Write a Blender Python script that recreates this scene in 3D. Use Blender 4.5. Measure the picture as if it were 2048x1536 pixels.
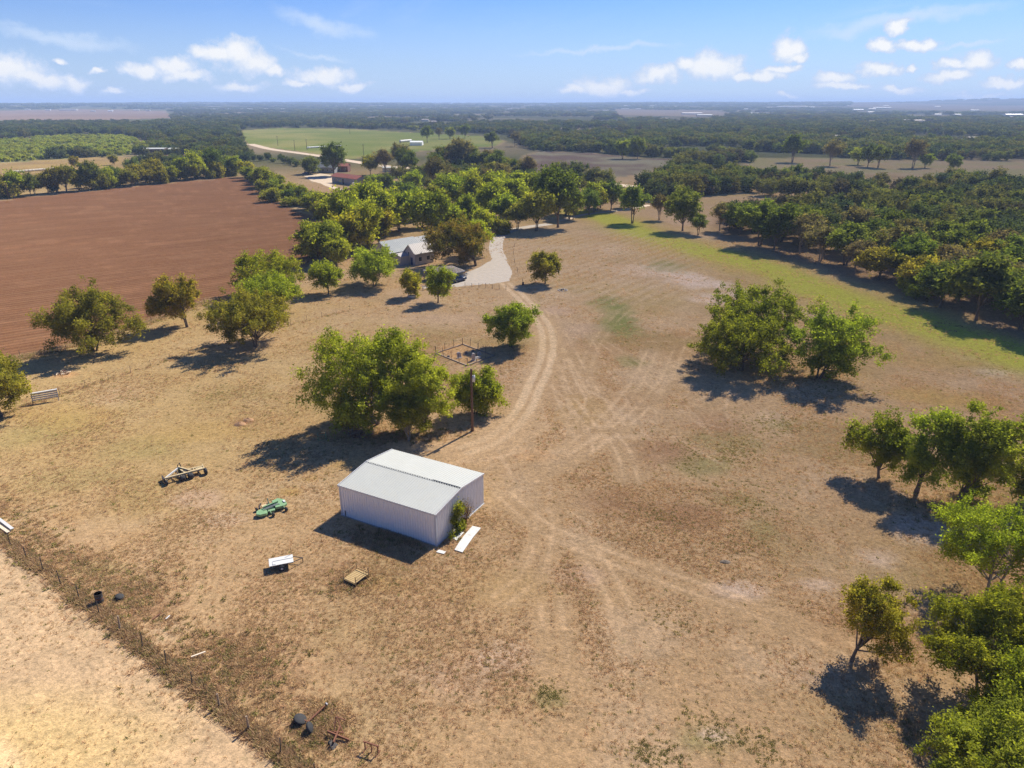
import bpy, math, random
import numpy as np
from mathutils import Vector, Matrix
for _o in list(bpy.data.objects): bpy.data.objects.remove(_o)
SC = bpy.context.scene
COL = SC.collection
# ------------------------------------------------------------------ camera
CAM_H = 41.0; FPX = 1422.0; PITCH = math.radians(21.55)
cam_d = bpy.data.cameras.new('camera'); cam = bpy.data.objects.new('camera', cam_d); COL.objects.link(cam)
cam.location = (0, 0, CAM_H); cam.rotation_euler = (math.pi/2 - PITCH, 0, 0)
cam_d.sensor_width = 36; cam_d.lens = 36*FPX/2048; cam_d.clip_start = 0.5; cam_d.clip_end = 60000
SC.camera = cam
# ------------------------------------------------------------------ sun, sky, exposure
SUN_EL = math.radians(45.0); SUN_AZ = math.radians(37.0)      # azimuth to the right of the +Y view direction
sun_d = bpy.data.lights.new('sun', 'SUN'); sun_d.energy = 5.0; sun_d.angle = math.radians(0.5); sun_d.color = (1.0, 0.93, 0.82)
sun = bpy.data.objects.new('sun', sun_d); COL.objects.link(sun)
_sd = Vector((math.sin(SUN_AZ)*math.cos(SUN_EL), math.cos(SUN_AZ)*math.cos(SUN_EL), math.sin(SUN_EL)))
sun.rotation_euler = _sd.to_track_quat('Z', 'Y').to_euler(); sun.location = (0, 0, 200)
SC.view_settings.view_transform = 'Standard'; SC.view_settings.look = 'None'
SC.view_settings.exposure = 1.0; SC.view_settings.gamma = 1.0; SC.view_settings.use_curve_mapping = False
SC.cycles.volume_bounces = 0; SC.cycles.max_bounces = 6; SC.cycles.diffuse_bounces = 3
SC.cycles.transmission_bounces = 4; SC.cycles.transparent_max_bounces = 6
SC.cycles.use_denoising = True; SC.cycles.denoiser = 'OPENIMAGEDENOISE'; SC.cycles.denoising_input_passes = 'RGB_ALBEDO_NORMAL'; SC.cycles.denoising_prefilter = 'NONE'

def ray(px, py):
    u = (px-1024)/FPX; v = (py-768)/FPX
    return u, math.cos(PITCH)-v*math.sin(PITCH), -(math.sin(PITCH)+v*math.cos(PITCH))
def G(px, py, z=0.0):            # where a sight line through the photograph meets the ground (or height z)
    a, b, c = ray(px, py); t = (CAM_H-z)/(-c)
    return a*t, b*t
def HT(px, py, top):             # height of something that stands at (px,py) and reaches up to row top
    x, y = G(px, py); a, b, c = ray(px, top)
    return CAM_H + y*c/b
def MPP(px, py):
    x, y = G(px, py); return y/ray(px, py)[1]/FPX

class Nodes:
    def __init__(s, tree): s.t = tree; s.t.nodes.clear()
    def n(s, typ, ins=None, **kw):
        nd = s.t.nodes.new(typ)
        for k, v in kw.items(): setattr(nd, k, v)
        for k, v in (ins or {}).items():
            sk = nd.inputs[k]
            if isinstance(v, bpy.types.NodeSocket): s.t.links.new(v, sk)
            elif isinstance(v, bpy.types.Node): s.t.links.new(v.outputs[0], sk)
            else: sk.default_value = v
        return nd
    def m(s, op, a, b=0.0, c=0.0, clamp=False):
        nd = s.n('ShaderNodeMath', {0: a, 1: b, 2: c}, operation=op); nd.use_clamp = clamp; return nd.outputs[0]
    def v(s, op, a, b=(0,0,0), c=(0,0,0)):
        nd = s.n('ShaderNodeVectorMath', {0: a, 1: b, 2: c}, operation=op)
        return nd.outputs['Value'] if op in ('LENGTH', 'DOT_PRODUCT', 'DISTANCE') else nd.outputs[0]
    def mix(s, f, a, b, bt='MIX'):
        nd = s.n('ShaderNodeMix', data_type='RGBA', blend_type=bt)
        for i, val in ((0, f), (6, a), (7, b)):
            if isinstance(val, bpy.types.NodeSocket): s.t.links.new(val, nd.inputs[i])
            elif i and len(val) == 3: nd.inputs[i].default_value = (*val, 1)
            else: nd.inputs[i].default_value = val
        return nd.outputs[2]
    def noise(s, vec, scale, detail=4, rough=0.55, dist=0.0):
        return s.n('ShaderNodeTexNoise', {'Vector': vec, 'Scale': scale, 'Detail': detail, 'Roughness': rough, 'Distortion': dist}).outputs[0]
    def ramp(s, f, a, b, smooth=True):
        return s.n('ShaderNodeMapRange', {'Value': f, 'From Min': a, 'From Max': b}, interpolation_type='SMOOTHSTEP' if smooth else 'LINEAR').outputs[0]

# world: Nishita sky with cumulus and cirrus by direction
world = bpy.data.worlds.new('World'); SC.world = world; world.use_nodes = True
def build_world():
    N = Nodes(world.node_tree)
    sky = N.n('ShaderNodeTexSky', sky_type='NISHITA'); sky.sun_disc = False
    sky.sun_elevation = SUN_EL; sky.sun_rotation = SUN_AZ; sky.altitude = 0; sky.air_density = 1.0; sky.dust_density = 0.3; sky.ozone_density = 1.5
    d = N.n('ShaderNodeTexCoord').outputs['Generated']
    s = N.n('ShaderNodeSeparateXYZ', {0: d})
    az = N.m('ARCTAN2', s.outputs[0], s.outputs[1]); el = N.m('ARCSINE', s.outputs[2])
    PER = math.radians(90)       # the cloud field goes on all round the horizon
    azw = N.m('WRAP', az, PER/2, -PER/2)
    p = N.n('ShaderNodeCombineXYZ', {0: azw, 1: el}).outputs[0]
    p_full = N.n('ShaderNodeCombineXYZ', {0: az, 1: el}).outputs[0]
    n1 = N.n('ShaderNodeTexNoise', {'Vector': p_full, 'Scale': 22.0, 'Detail': 5.0, 'Roughness': 0.62})
    off = N.v('MULTIPLY', N.v('SUBTRACT', n1.outputs[1], (0.5, 0.5, 0.5)), (0.05, 0.035, 0))
    pd = N.v('ADD', p, off)
    def ae(px, py):
        a, b, c = ray(px, py); return math.atan2(a, b), math.atan2(c, math.hypot(a, b))
    blobs = [  # (px, py, half width, half height) of the cumulus puffs
        (20,140,70,34),(70,160,70,20),(150,162,32,18),(108,119,20,7),(205,142,26,7),(290,142,55,16),(345,136,60,20),(380,152,50,14),
        (430,108,50,20),(475,110,55,32),(515,130,45,24),(545,148,30,12),(650,152,62,20),(705,170,40,10),(600,165,30,8),(225,188,26,6),(480,172,45,10),
        (1205,172,65,22),(1150,180,34,10),(1260,182,40,8),(1320,150,50,20),(1372,128,30,16),(1430,132,70,30),(1490,150,40,14),(1530,150,45,16),
        (1575,92,34,30),(1590,112,30,14),(1560,135,40,10),(1800,58,26,18),(1770,92,30,14),(1840,88,50,14),(1670,156,40,14),(1755,140,55,15),(1825,138,16,8),
        (1900,130,40,12),(1955,125,55,24),(1900,155,60,14),(2010,168,50,10),(2046,135,22,14),(1960,192,55,9),(1578,192,28,7),(1790,180,50,8),(1690,172,60,8)]
    acc = None
    for (px, py, w, h) in blobs:
        a0, e0 = ae(px, py); a1, _ = ae(px+w, py); _, e1 = ae(px, py-h)
        sa = 1/max(1e-4, (a1-a0)*1.12); se = 1/max(1e-4, (e1-e0)*1.12)
        q = N.v('MULTIPLY_ADD', pd, (sa, se, 0), (-a0*sa, -e0*se, 0))
        l = N.v('LENGTH', q)
        acc = l if acc is None else N.m('MINIMUM', acc, l)
    body = N.m('SUBTRACT', 1.0, acc)
    n2 = N.noise(p_full, 62.0, 5, 0.62)
    fld = N.m('ADD', body, N.m('MULTIPLY', N.m('SUBTRACT', n2, 0.5), 1.15))
    dens = N.ramp(fld, -0.12, 0.26)
    # cloud brightness: solid heads bright, thin bases greyish blue
    core = N.ramp(fld, 0.10, 0.75)
    ccol = N.mix(core, (5.2, 6.2, 7.9), (8.6, 8.5, 8.3))
    # high cirrus streaks
    pc = N.v('MULTIPLY', p_full, (1.6, 9.0, 1.0))
    pc = N.v('ADD', pc, N.n('ShaderNodeCombineXYZ', {1: N.m('MULTIPLY', az, -1.1)}).outputs[0])
    c1 = N.noise(pc, 1.7, 5, 0.62, 0.6)
    ci = N.m('MULTIPLY', N.ramp(c1, 0.50, 0.85), N.ramp(el, 0.035, 0.12))
    sacc = None
    for px, py, w, h, px2, py2 in ((120,74,190,20,300,96),(640,46,110,24,740,70),(1800,40,270,22,2040,0),(1190,100,190,9,1350,88),(640,112,90,8,720,124),(1930,90,120,8,2040,70)):
        a0, e0 = ae(px, py); a1, _ = ae(px+w, py); _, e1 = ae(px, py-h); a2, e2 = ae(px2, py2); sl = (e2-e0)/(a2-a0)
        sa = 1/(a1-a0); se = 1/(e1-e0)
        sh = N.v('ADD', pd, N.n('ShaderNodeCombineXYZ', {1: N.m('MULTIPLY', N.m('SUBTRACT', azw, a0), -sl)}).outputs[0])
        l = N.v('LENGTH', N.v('MULTIPLY_ADD', sh, (sa, se, 0), (-a0*sa, -e0*se, 0)))
        sacc = l if sacc is None else N.m('MINIMUM', sacc, l)
    pf = N.v('MULTIPLY', p_full, (1.0, 5.0, 1.0))
    stk = N.ramp(N.m('ADD', N.m('SUBTRACT', 1.0, sacc), N.m('MULTIPLY', N.m('SUBTRACT', N.noise(pf, 9.0, 4, 0.6), 0.5), 1.3)), -0.1, 1.0)
    ci = N.m('MAXIMUM', N.m('MULTIPLY', ci, 0.6), stk)
    base = N.n('ShaderNodeHueSaturation', {'Saturation': 1.12, 'Color': sky.outputs[0]}).outputs[0]
    base = N.mix(1.0, base, (0.38, 0.60, 1.10), 'MULTIPLY')
    c = N.mix(N.m('MULTIPLY', ci, 0.7), base, (6.0, 7.0, 8.3))
    lowhaze = N.m('MULTIPLY', N.m('SUBTRACT', 1.0, N.ramp(el, 0.0, 0.16)), 0.6)
    c = N.mix(lowhaze, c, (5.3, 6.4, 8.5))
    c = N.mix(N.m('MULTIPLY', dens, 0.93), c, ccol)
    bg = N.n('ShaderNodeBackground', {'Color': c, 'Strength': 0.06})
    N.n('ShaderNodeOutputWorld', {0: bg.outputs[0]})
build_world()
world.cycles.sampling_method = 'MANUAL'; world.cycles.sample_map_resolution = 256

# ------------------------------------------------------------------ helpers
def tag(o, label=None, cat=None, group=None, kind=None):
    if label: o['label'] = label
    if cat: o['category'] = cat
    if group: o['group'] = group
    if kind: o['kind'] = kind
    return o
def link(o, parent=None):
    COL.objects.link(o)
    if parent is not None: o.parent = parent
    return o
def empty(name, loc=(0,0,0), rz=0.0):
    o = bpy.data.objects.new(name, None); o.location = loc; o.rotation_euler = (0, 0, rz); o.empty_display_size = 0.3
    return link(o)
def np_mesh(name, V, F, mat=None, attrs=None, smooth=False):
    me = bpy.data.meshes.new(name); V = np.asarray(V, np.float32); F = np.asarray(F, np.int32)
    k = F.shape[1]
    me.vertices.add(len(V)); me.vertices.foreach_set('co', V.ravel())
    me.loops.add(F.size); me.loops.foreach_set('vertex_index', F.ravel())
    me.polygons.add(len(F)); me.polygons.foreach_set('loop_start', np.arange(0, F.size, k, dtype=np.int32))
    me.polygons.foreach_set('loop_total', np.full(len(F), k, np.int32))
    if smooth: me.polygons.foreach_set('use_smooth', np.ones(len(F), bool))
    for nm, dom, typ, arr in (attrs or []):
        a = me.attributes.new(nm, typ, dom)
        a.data.foreach_set('color' if typ == 'FLOAT_COLOR' else ('vector' if typ == 'FLOAT_VECTOR' else 'value'), np.asarray(arr).ravel())
    me.update(); me.validate()
    if mat is not None: me.materials.append(mat)
    return me
class MB:                         # collects boxes, bars, tubes, prisms into one mesh
    def __init__(s): s.V = []; s.F = []
    def add(s, V, F):
        b = len(s.V); s.V += [tuple(v) for v in V]; s.F += [tuple(i+b for i in f) for f in F]; return s
    def box(s, x0, x1, y0, y1, z0, z1):
        V = [(x, y, z) for z in (z0, z1) for y in (y0, y1) for x in (x0, x1)]
        return s.add(V, [(0,2,3,1),(4,5,7,6),(0,1,5,4),(2,6,7,3),(0,4,6,2),(1,3,7,5)])
    def bar(s, p, q, w, h=None, up=(0,0,1)):
        h = h or w; p = Vector(p); q = Vector(q); d = (q-p).normalized(); u = Vector(up)
        if abs(d.dot(u)) > 0.98: u = Vector((0, 1, 0))
        a = d.cross(u).normalized()*w/2; b = a.cross(d).normalized()*h/2
        V = [c+sa*a+sb*b for c in (p, q) for sa, sb in ((-1,-1),(1,-1),(1,1),(-1,1))]
        return s.add(V, [(0,1,2,3),(7,6,5,4),(0,4,5,1),(1,5,6,2),(2,6,7,3),(3,7,4,0)])
    def tube(s, pts, rad, n=8):
        pts = [Vector(p) for p in pts]; rad = rad if hasattr(rad, '__len__') else [rad]*len(pts)
        V = []; F = []
        for i, p in enumerate(pts):
            d = (pts[min(i+1, len(pts)-1)]-pts[max(i-1, 0)]).normalized()
            u = Vector((0,0,1)) if abs(d.z) < 0.9 else Vector((1,0,0))
            a = d.cross(u).normalized(); b = a.cross(d)
            for k in range(n):
                t = 2*math.pi*k/n; V.append(p+(a*math.cos(t)+b*math.sin(t))*rad[i])
        for i in range(len(pts)-1):
            for k in range(n):
                F.append((i*n+k, i*n+(k+1) % n, (i+1)*n+(k+1) % n, (i+1)*n+k))
        F.append(tuple(range(n))[::-1]); F.append(tuple(range((len(pts)-1)*n, len(pts)*n)))
        return s.add(V, F)
    def lathe(s, c, axis, prof, n=16):   # prof: list of (distance along axis, radius)
        ax = Vector(axis).normalized(); return s.tube([Vector(c)+ax*t for t, r in prof], [r for t, r in prof], n)
    def prism(s, poly, z0, z1):
        n = len(poly); V = [(x, y, z0) for x, y in poly]+[(x, y, z1) for x, y in poly]
        return s.add(V, [tuple(range(n))[::-1], tuple(range(n, 2*n))]+[(i, (i+1) % n, n+(i+1) % n, n+i) for i in range(n)])
    def mesh(s, name, mat=None):
        me = bpy.data.meshes.new(name); me.from_pydata([tuple(v) for v in s.V], [], s.F); me.update()
        if mat: me.materials.append(mat)
        return me
    def build(s, name, mat, parent=None, bevel=0.0, smooth=False):
        me = s.mesh(name, mat); o = bpy.data.objects.new(name, me); link(o, parent)
        if smooth: me.polygons.foreach_set('use_smooth', [len(p.vertices) == 4 for p in me.polygons])
        if bevel:
            b = o.modifiers.new('bevel', 'BEVEL'); b.width = bevel; b.segments = 1; b.limit_method = 'ANGLE'
        return o
def copy_tree(o, parent=None):
    c = o.copy(); COL.objects.link(c); c.parent = parent
    for ch in list(o.children): copy_tree(ch, c)
    return c

# ------------------------------------------------------------------ materials
def simple_mat(name, rgb, rough=0.7, metal=0.0, var=0.12, scale=3.0, dirt=None, dirt_amt=0.0, bump=0.0, spec=0.4):
    m = bpy.data.materials.new(name); m.use_nodes = True; N = Nodes(m.node_tree)
    pos = N.n('ShaderNodeTexCoord').outputs['Object']
    n = N.noise(pos, scale, 5, 0.6); n2 = N.noise(pos, scale*7, 3, 0.6)
    f = N.m('ADD', N.m('MULTIPLY', n, 0.7), N.m('MULTIPLY', n2, 0.3))
    k = N.n('ShaderNodeMapRange', {'Value': f, 'From Min': 0.25, 'From Max': 0.75, 'To Min': 1-var, 'To Max': 1+var}).outputs[0]
    c = N.mix(1.0, rgb, N.n('ShaderNodeCombineColor', {0: k, 1: k, 2: k}).outputs[0], 'MULTIPLY')
    if dirt: c = N.mix(N.m('MULTIPLY', N.ramp(N.noise(pos, scale*1.7, 6, 0.7), 0.48, 0.68), dirt_amt), c, dirt)
    b = N.n('ShaderNodeBsdfPrincipled', {'Base Color': c, 'Roughness': rough, 'Metallic': metal, 'Specular IOR Level': spec})
    if bump: N.t.links.new(N.n('ShaderNodeBump', {'Height': n2, 'Strength': bump, 'Distance': 0.02}).outputs[0], b.inputs['Normal'])
    N.n('ShaderNodeOutputMaterial', {0: b.outputs[0]}); return m
def leaf_mat(name, dark, light, trans=0.35, tr_tint=(1.5, 1.5, 0.6)):
    m = bpy.data.materials.new(name); m.use_nodes = True; N = Nodes(m.node_tree)
    t = N.n('ShaderNodeAttribute', attribute_name='tint').outputs['Fac']
    r = N.n('ShaderNodeObjectInfo').outputs['Random']
    c = N.mix(t, dark, light)
    k = N.n('ShaderNodeMapRange', {'Value': r, 'To Min': 0.78, 'To Max': 1.18}).outputs[0]
    c = N.n('ShaderNodeHueSaturation', {'Hue': N.n('ShaderNodeMapRange', {'Value': N.m('FRACT', N.m('MULTIPLY', r, 7.31)), 'To Min': 0.482, 'To Max': 0.512}).outputs[0], 'Value': k, 'Color': c}).outputs[0]
    d = N.n('ShaderNodeBsdfDiffuse', {'Color': c})
    g = N.n('ShaderNodeBsdfTranslucent', {'Color': N.mix(1.0, c, tr_tint, 'MULTIPLY')})
    x = N.n('ShaderNodeMixShader', {0: trans, 1: d.outputs[0], 2: g.outputs[0]})
    N.n('ShaderNodeOutputMaterial', {0: x.outputs[0]}); return m
M = {}
M['bark'] = simple_mat('bark', (0.11, 0.085, 0.062), 0.9, var=0.3, scale=4)
M['bark_pale'] = simple_mat('bark_pale', (0.20, 0.17, 0.135), 0.9, var=0.3, scale=4)
M['leaf_lime'] = leaf_mat('leaf_lime', (0.140, 0.179, 0.021), (0.344, 0.365, 0.039), 0.54)
M['leaf_green'] = leaf_mat('leaf_green', (0.107, 0.142, 0.020), (0.309, 0.336, 0.043), 0.50)
M['leaf_olive'] = leaf_mat('leaf_olive', (0.116, 0.124, 0.023), (0.328, 0.296, 0.044), 0.48)
M['leaf_dark'] = leaf_mat('leaf_dark', (0.060, 0.089, 0.022), (0.180, 0.212, 0.041), 0.42)
M['leaf_gold'] = leaf_mat('leaf_gold', (0.117, 0.126, 0.018), (0.359, 0.300, 0.039), 0.52)
M['leaf_rust'] = leaf_mat('leaf_rust', (0.100, 0.115, 0.025), (0.280, 0.185, 0.040), 0.46)
M['leaf_brown'] = leaf_mat('leaf_brown', (0.098, 0.089, 0.046), (0.231, 0.190, 0.088), 0.37)

# ------------------------------------------------------------------ ground
def vnoise(x, y, seed=0):
    xi = np.floor(x).astype(np.int64); yi = np.floor(y).astype(np.int64); xf = x-xi; yf = y-yi
    def h(a, b):
        n = (a*374761393 + b*668265263 + seed*1442695041) & 0xFFFFFFFF
        n = ((n ^ (n >> 13))*1274126177) & 0xFFFFFFFF
        return ((n ^ (n >> 16)) & 0xFFFF)/65535.0
    u = xf*xf*(3-2*xf); v = yf*yf*(3-2*yf)
    return (h(xi, yi)*(1-u)+h(xi+1, yi)*u)*(1-v)+(h(xi, yi+1)*(1-u)+h(xi+1, yi+1)*u)*v
def fbm(x, y, seed=0, oct=4):
    s = 0; a = 0.5; t = 0
    for i in range(oct):
        s = s+a*vnoise(x, y, seed+i*17); t += a; x = x*2.03+11.7; y = y*2.03+5.3; a *= 0.5
    return s/t
def smooth(e0, e1, x):
    t = np.clip((x-e0)/(e1-e0), 0, 1); return t*t*(3-2*t)
def seg_dist(x, y, pts):
    d = np.full(x.shape, 1e9)
    for (x0, y0), (x1, y1) in zip(pts[:-1], pts[1:]):
        vx, vy = x1-x0, y1-y0; L = vx*vx+vy*vy+1e-9
        t = np.clip(((x-x0)*vx+(y-y0)*vy)/L, 0, 1)
        d = np.minimum(d, np.hypot(x-x0-t*vx, y-y0-t*vy))
    return d
def curve_pts(pts, n=6):          # Catmull-Rom
    P = [np.array(p, float) for p in pts]; P = [2*P[0]-P[1]]+P+[2*P[-1]-P[-2]]; out = []
    for i in range(1, len(P)-2):
        for k in range(n):
            t = k/n; a, b, c, d = P[i-1:i+3]
            out.append(0.5*((2*b)+(c-a)*t+(2*a-5*b+4*c-d)*t*t+(3*b-a-3*c+d)*t**3))
    out.append(P[-2]); return [tuple(p) for p in out]
def poly_sd(x, y, poly):          # signed distance to a polygon, positive inside
    inside = np.zeros(x.shape, bool); n = len(poly)
    for i in range(n):
        x0, y0 = poly[i]; x1, y1 = poly[(i+1) % n]
        c = ((y0 > y) != (y1 > y)) & (x < (x1-x0)*(y-y0)/((y1-y0) if abs(y1-y0) > 1e-9 else 1e-9)+x0)
        inside ^= c
    d = seg_dist(x, y, list(poly)+[poly[0]])
    return np.where(inside, d, -d)
def GP(pts): return [G(*p) for p in pts]
def terrain(x, y):
    r = np.hypot(x, y)
    rise = 40*smooth(2500, 9500, r)*(0.55+0.9*fbm(x/2600.0+3.1, y/2600.0+1.7, 5, 3))
    hill = 46*np.exp(-(((x-5600)/1500)**2+((y-7600)/1500)**2))
    return rise*smooth(1200, 4000, r)+hill

FENCE_A = np.array(G(0, 1075)); FENCE_B = np.array(G(600, 1536))
_fd = (FENCE_B-FENCE_A)/np.linalg.norm(FENCE_B-FENCE_A)
ZONES = {
 'plough': GP([(-420,470),(0,400),(150,384),(300,369),(400,360),(486,353),(505,368),(560,405),(640,440),(735,462),(660,505),(600,545),(480,592),(420,600),(300,642),(100,703),(0,718),(-420,840)]),
 'green_field': GP([(470,262),(560,256),(700,258),(800,264),(960,272),(1010,282),(990,292),(860,300),(760,310),(700,318),(600,303),(500,290)]),
 'brown_field': GP([(1050,312),(1080,303),(1180,306),(1280,316),(1370,318),(1340,335),(1270,350),(1190,362),(1090,356),(1060,338)]),
 'gold_field': GP([(-400,330),(0,322),(120,312),(230,312),(290,320),(240,338),(150,352),(60,372),(0,385),(-400,420)]),
 'pale_field': GP([(1490,316),(1640,316),(1800,322),(2040,324),(2400,330),(2400,372),(1980,362),(1800,350),(1620,345),(1500,336)]),
 'far_brown': GP([(-600,226),(0,224),(160,222),(330,224),(345,236),(200,240),(0,240),(-600,242)]),
 'far_tan': GP([(1230,221),(1420,223),(1470,227),(1400,234),(1240,230)]),
 'far_tan2': GP([(1700,214),(1950,218),(2300,220),(2300,226),(1900,224),(1700,219)]),
 'scrub': GP([(-700,292),(0,283),(120,272),(240,270),(300,288),(260,310),(120,318),(0,326),(-700,332)]),
}
GRASS_STRIP = curve_pts(GP([(1150,424),(1215,436),(1290,468),(1380,494),(1480,520),(1570,552),(1660,588),(1760,622),(1860,652),(1960,682),(2080,720),(2300,770)]))
MAIN_TRACK = curve_pts(GP([(1010,566),(1035,588),(1068,622),(1090,655),(1096,690),(1088,730),(1068,775),(1050,815),(1022,850),(985,880),(930,900)]))
def offset(pts, d):
    out = []
    for i, p in enumerate(pts):
        a = np.array(pts[max(i-1, 0)]); b = np.array(pts[min(i+1, len(pts)-1)]); t = (b-a)/(np.linalg.norm(b-a)+1e-9)
        out.append((p[0]-t[1]*d, p[1]+t[0]*d))
    return out
SIDE_TRACKS = [([(1092,640),(1118,700),(1150,780),(1200,845),(1245,900),(1262,960)],0.9),([(1100,620),(1140,700),(1190,790),(1236,850),(1256,880)],0.8),
 ([(1100,700),(1112,760),(1140,830),(1165,880)],0.7),([(1305,700),(1270,770),(1200,850),(1130,905),(1062,948)],0.8),([(1360,690),(1330,760),(1270,830),(1200,880),(1090,935)],0.7),
 ([(1048,820),(1030,870),(1010,905)],0.8),([(1130,640),(1230,700),(1300,745),(1400,775)],0.5),([(1330,560),(1250,620),(1190,690),(1160,780)],0.5),
 ([(1060,960),(1150,912),(1220,870),(1262,835)],0.9),([(1010,990),(1080,1050),(1150,1085),(1260,1130),(1360,1165),(1480,1205),(1600,1255),(1720,1310)],0.8),
 ([(1165,1085),(1210,1150),(1245,1220),(1275,1300)],0.6),([(1090,1015),(1085,1090),(1060,1150),(1000,1200)],0.55),([(1100,1200),(1110,1290),(1120,1380)],0.5),([(960,900),(860,905),(780,900)],0.6),
 ([(905,905),(1000,890),(1080,850)],0.7),([(1020,600),(960,620),(880,640),(700,640)],0.4),([(1075,585),(1150,575),(1250,560)],0.45)]
BLOBS = [ # (px,py,rx,ry, colour key, strength) patches of bare or greener ground
 (1385,565,60,20,'pale',.7),(1440,595,90,16,'pale',.6),(1300,540,70,14,'pale',.5),(1240,500,60,12,'pale',.35),(2000,745,60,14,'pale',.6),(1930,715,40,8,'pale',.4),
 (1245,640,55,45,'green',.75),(1225,600,35,20,'green',.6),(1270,725,45,16,'green',.5),(1330,530,50,12,'green',.45),(1410,690,40,14,'green',.3),(1850,790,70,18,'gold',.5),(1750,690,70,20,'gold',.4),
 (1560,850,60,18,'green',.28),(1440,880,80,22,'green',.32),(1400,930,60,24,'green',.36),(1470,1000,60,24,'green',.3),(1520,1060,60,30,'green',.28),(1390,1480,70,40,'green',.35),(1100,1400,40,20,'green',.28),
 (1150,660,60,30,'pink',.5),(1110,620,50,16,'pink',.5),(1330,900,70,30,'rust',.5),(1440,850,80,22,'rust',.35),(1380,1030,90,30,'rust',.55),(1230,1010,80,30,'rust',.4),(1170,1150,60,30,'pink',.4),
 (1480,1180,60,20,'pale',.45),(1640,1170,60,20,'pale',.4),(1840,1060,60,40,'pale',.5),(1750,1120,60,30,'pale',.45),(1420,1470,40,20,'pale',.5),(1000,1320,60,30,'pale',.3),
 (400,1000,60,20,'pink',.5),(440,1040,50,20,'pale',.3),(580,985,50,14,'gold',.7),(620,960,30,10,'gold',.6),(130,750,30,8,'ochre',.8),(490,845,22,6,'rust',.8),
 (300,1225,50,25,'rust',.65),(350,1205,30,15,'rust',.4),(200,1140,60,24,'green',.3),(90,860,90,30,'green',.18),(300,900,120,30,'green',.2),(150,960,100,30,'green',.16),(480,790,120,24,'green',.15),
 (700,930,60,16,'gold',.4),(840,1000,30,10,'ochre',.3),(920,705,36,16,'ochre',.5),(880,640,120,14,'pink',.3),(1060,910,70,16,'ochre',.4),(960,985,40,14,'gold',.35),
 (660,1140,80,30,'rust',.3),(760,1170,70,20,'gold',.25),(450,1290,70,40,'rust',.3),(560,1350,80,40,'rust',.25),(700,1330,80,40,'rust',.2),(1290,470,80,12,'gold',.3),(1150,480,90,14,'gold',.35),(1120,520,80,10,'gold',.25),
 (1380,440,60,12,'pink',.5),(1420,470,60,10,'pink',.4),(700,395,60,10,'pink',.5),(830,600,120,16,'pink',.25),(740,610,80,12,'gold',.25),(1950,800,100,30,'gold',.6),(1880,725,120,20,'gold',.45),(1640,650,70,16,'gold',.4),(1300,500,90,14,'gold',.4),(180,830,120,30,'gold',.35),(420,870,120,26,'gold',.3),(560,760,90,20,'gold',.3),(1180,820,60,40,'gold',.25),(980,1180,120,40,'gold',.2),(880,1350,140,50,'pink',.3),(1600,1350,80,50,'pink',.3)]
PAL = {'pale': (0.60,0.46,0.34), 'green': (0.19,0.20,0.055), 'gold': (0.42,0.27,0.085), 'pink': (0.48,0.33,0.22), 'rust': (0.30,0.165,0.085), 'ochre': (0.55,0.32,0.14)}
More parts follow.
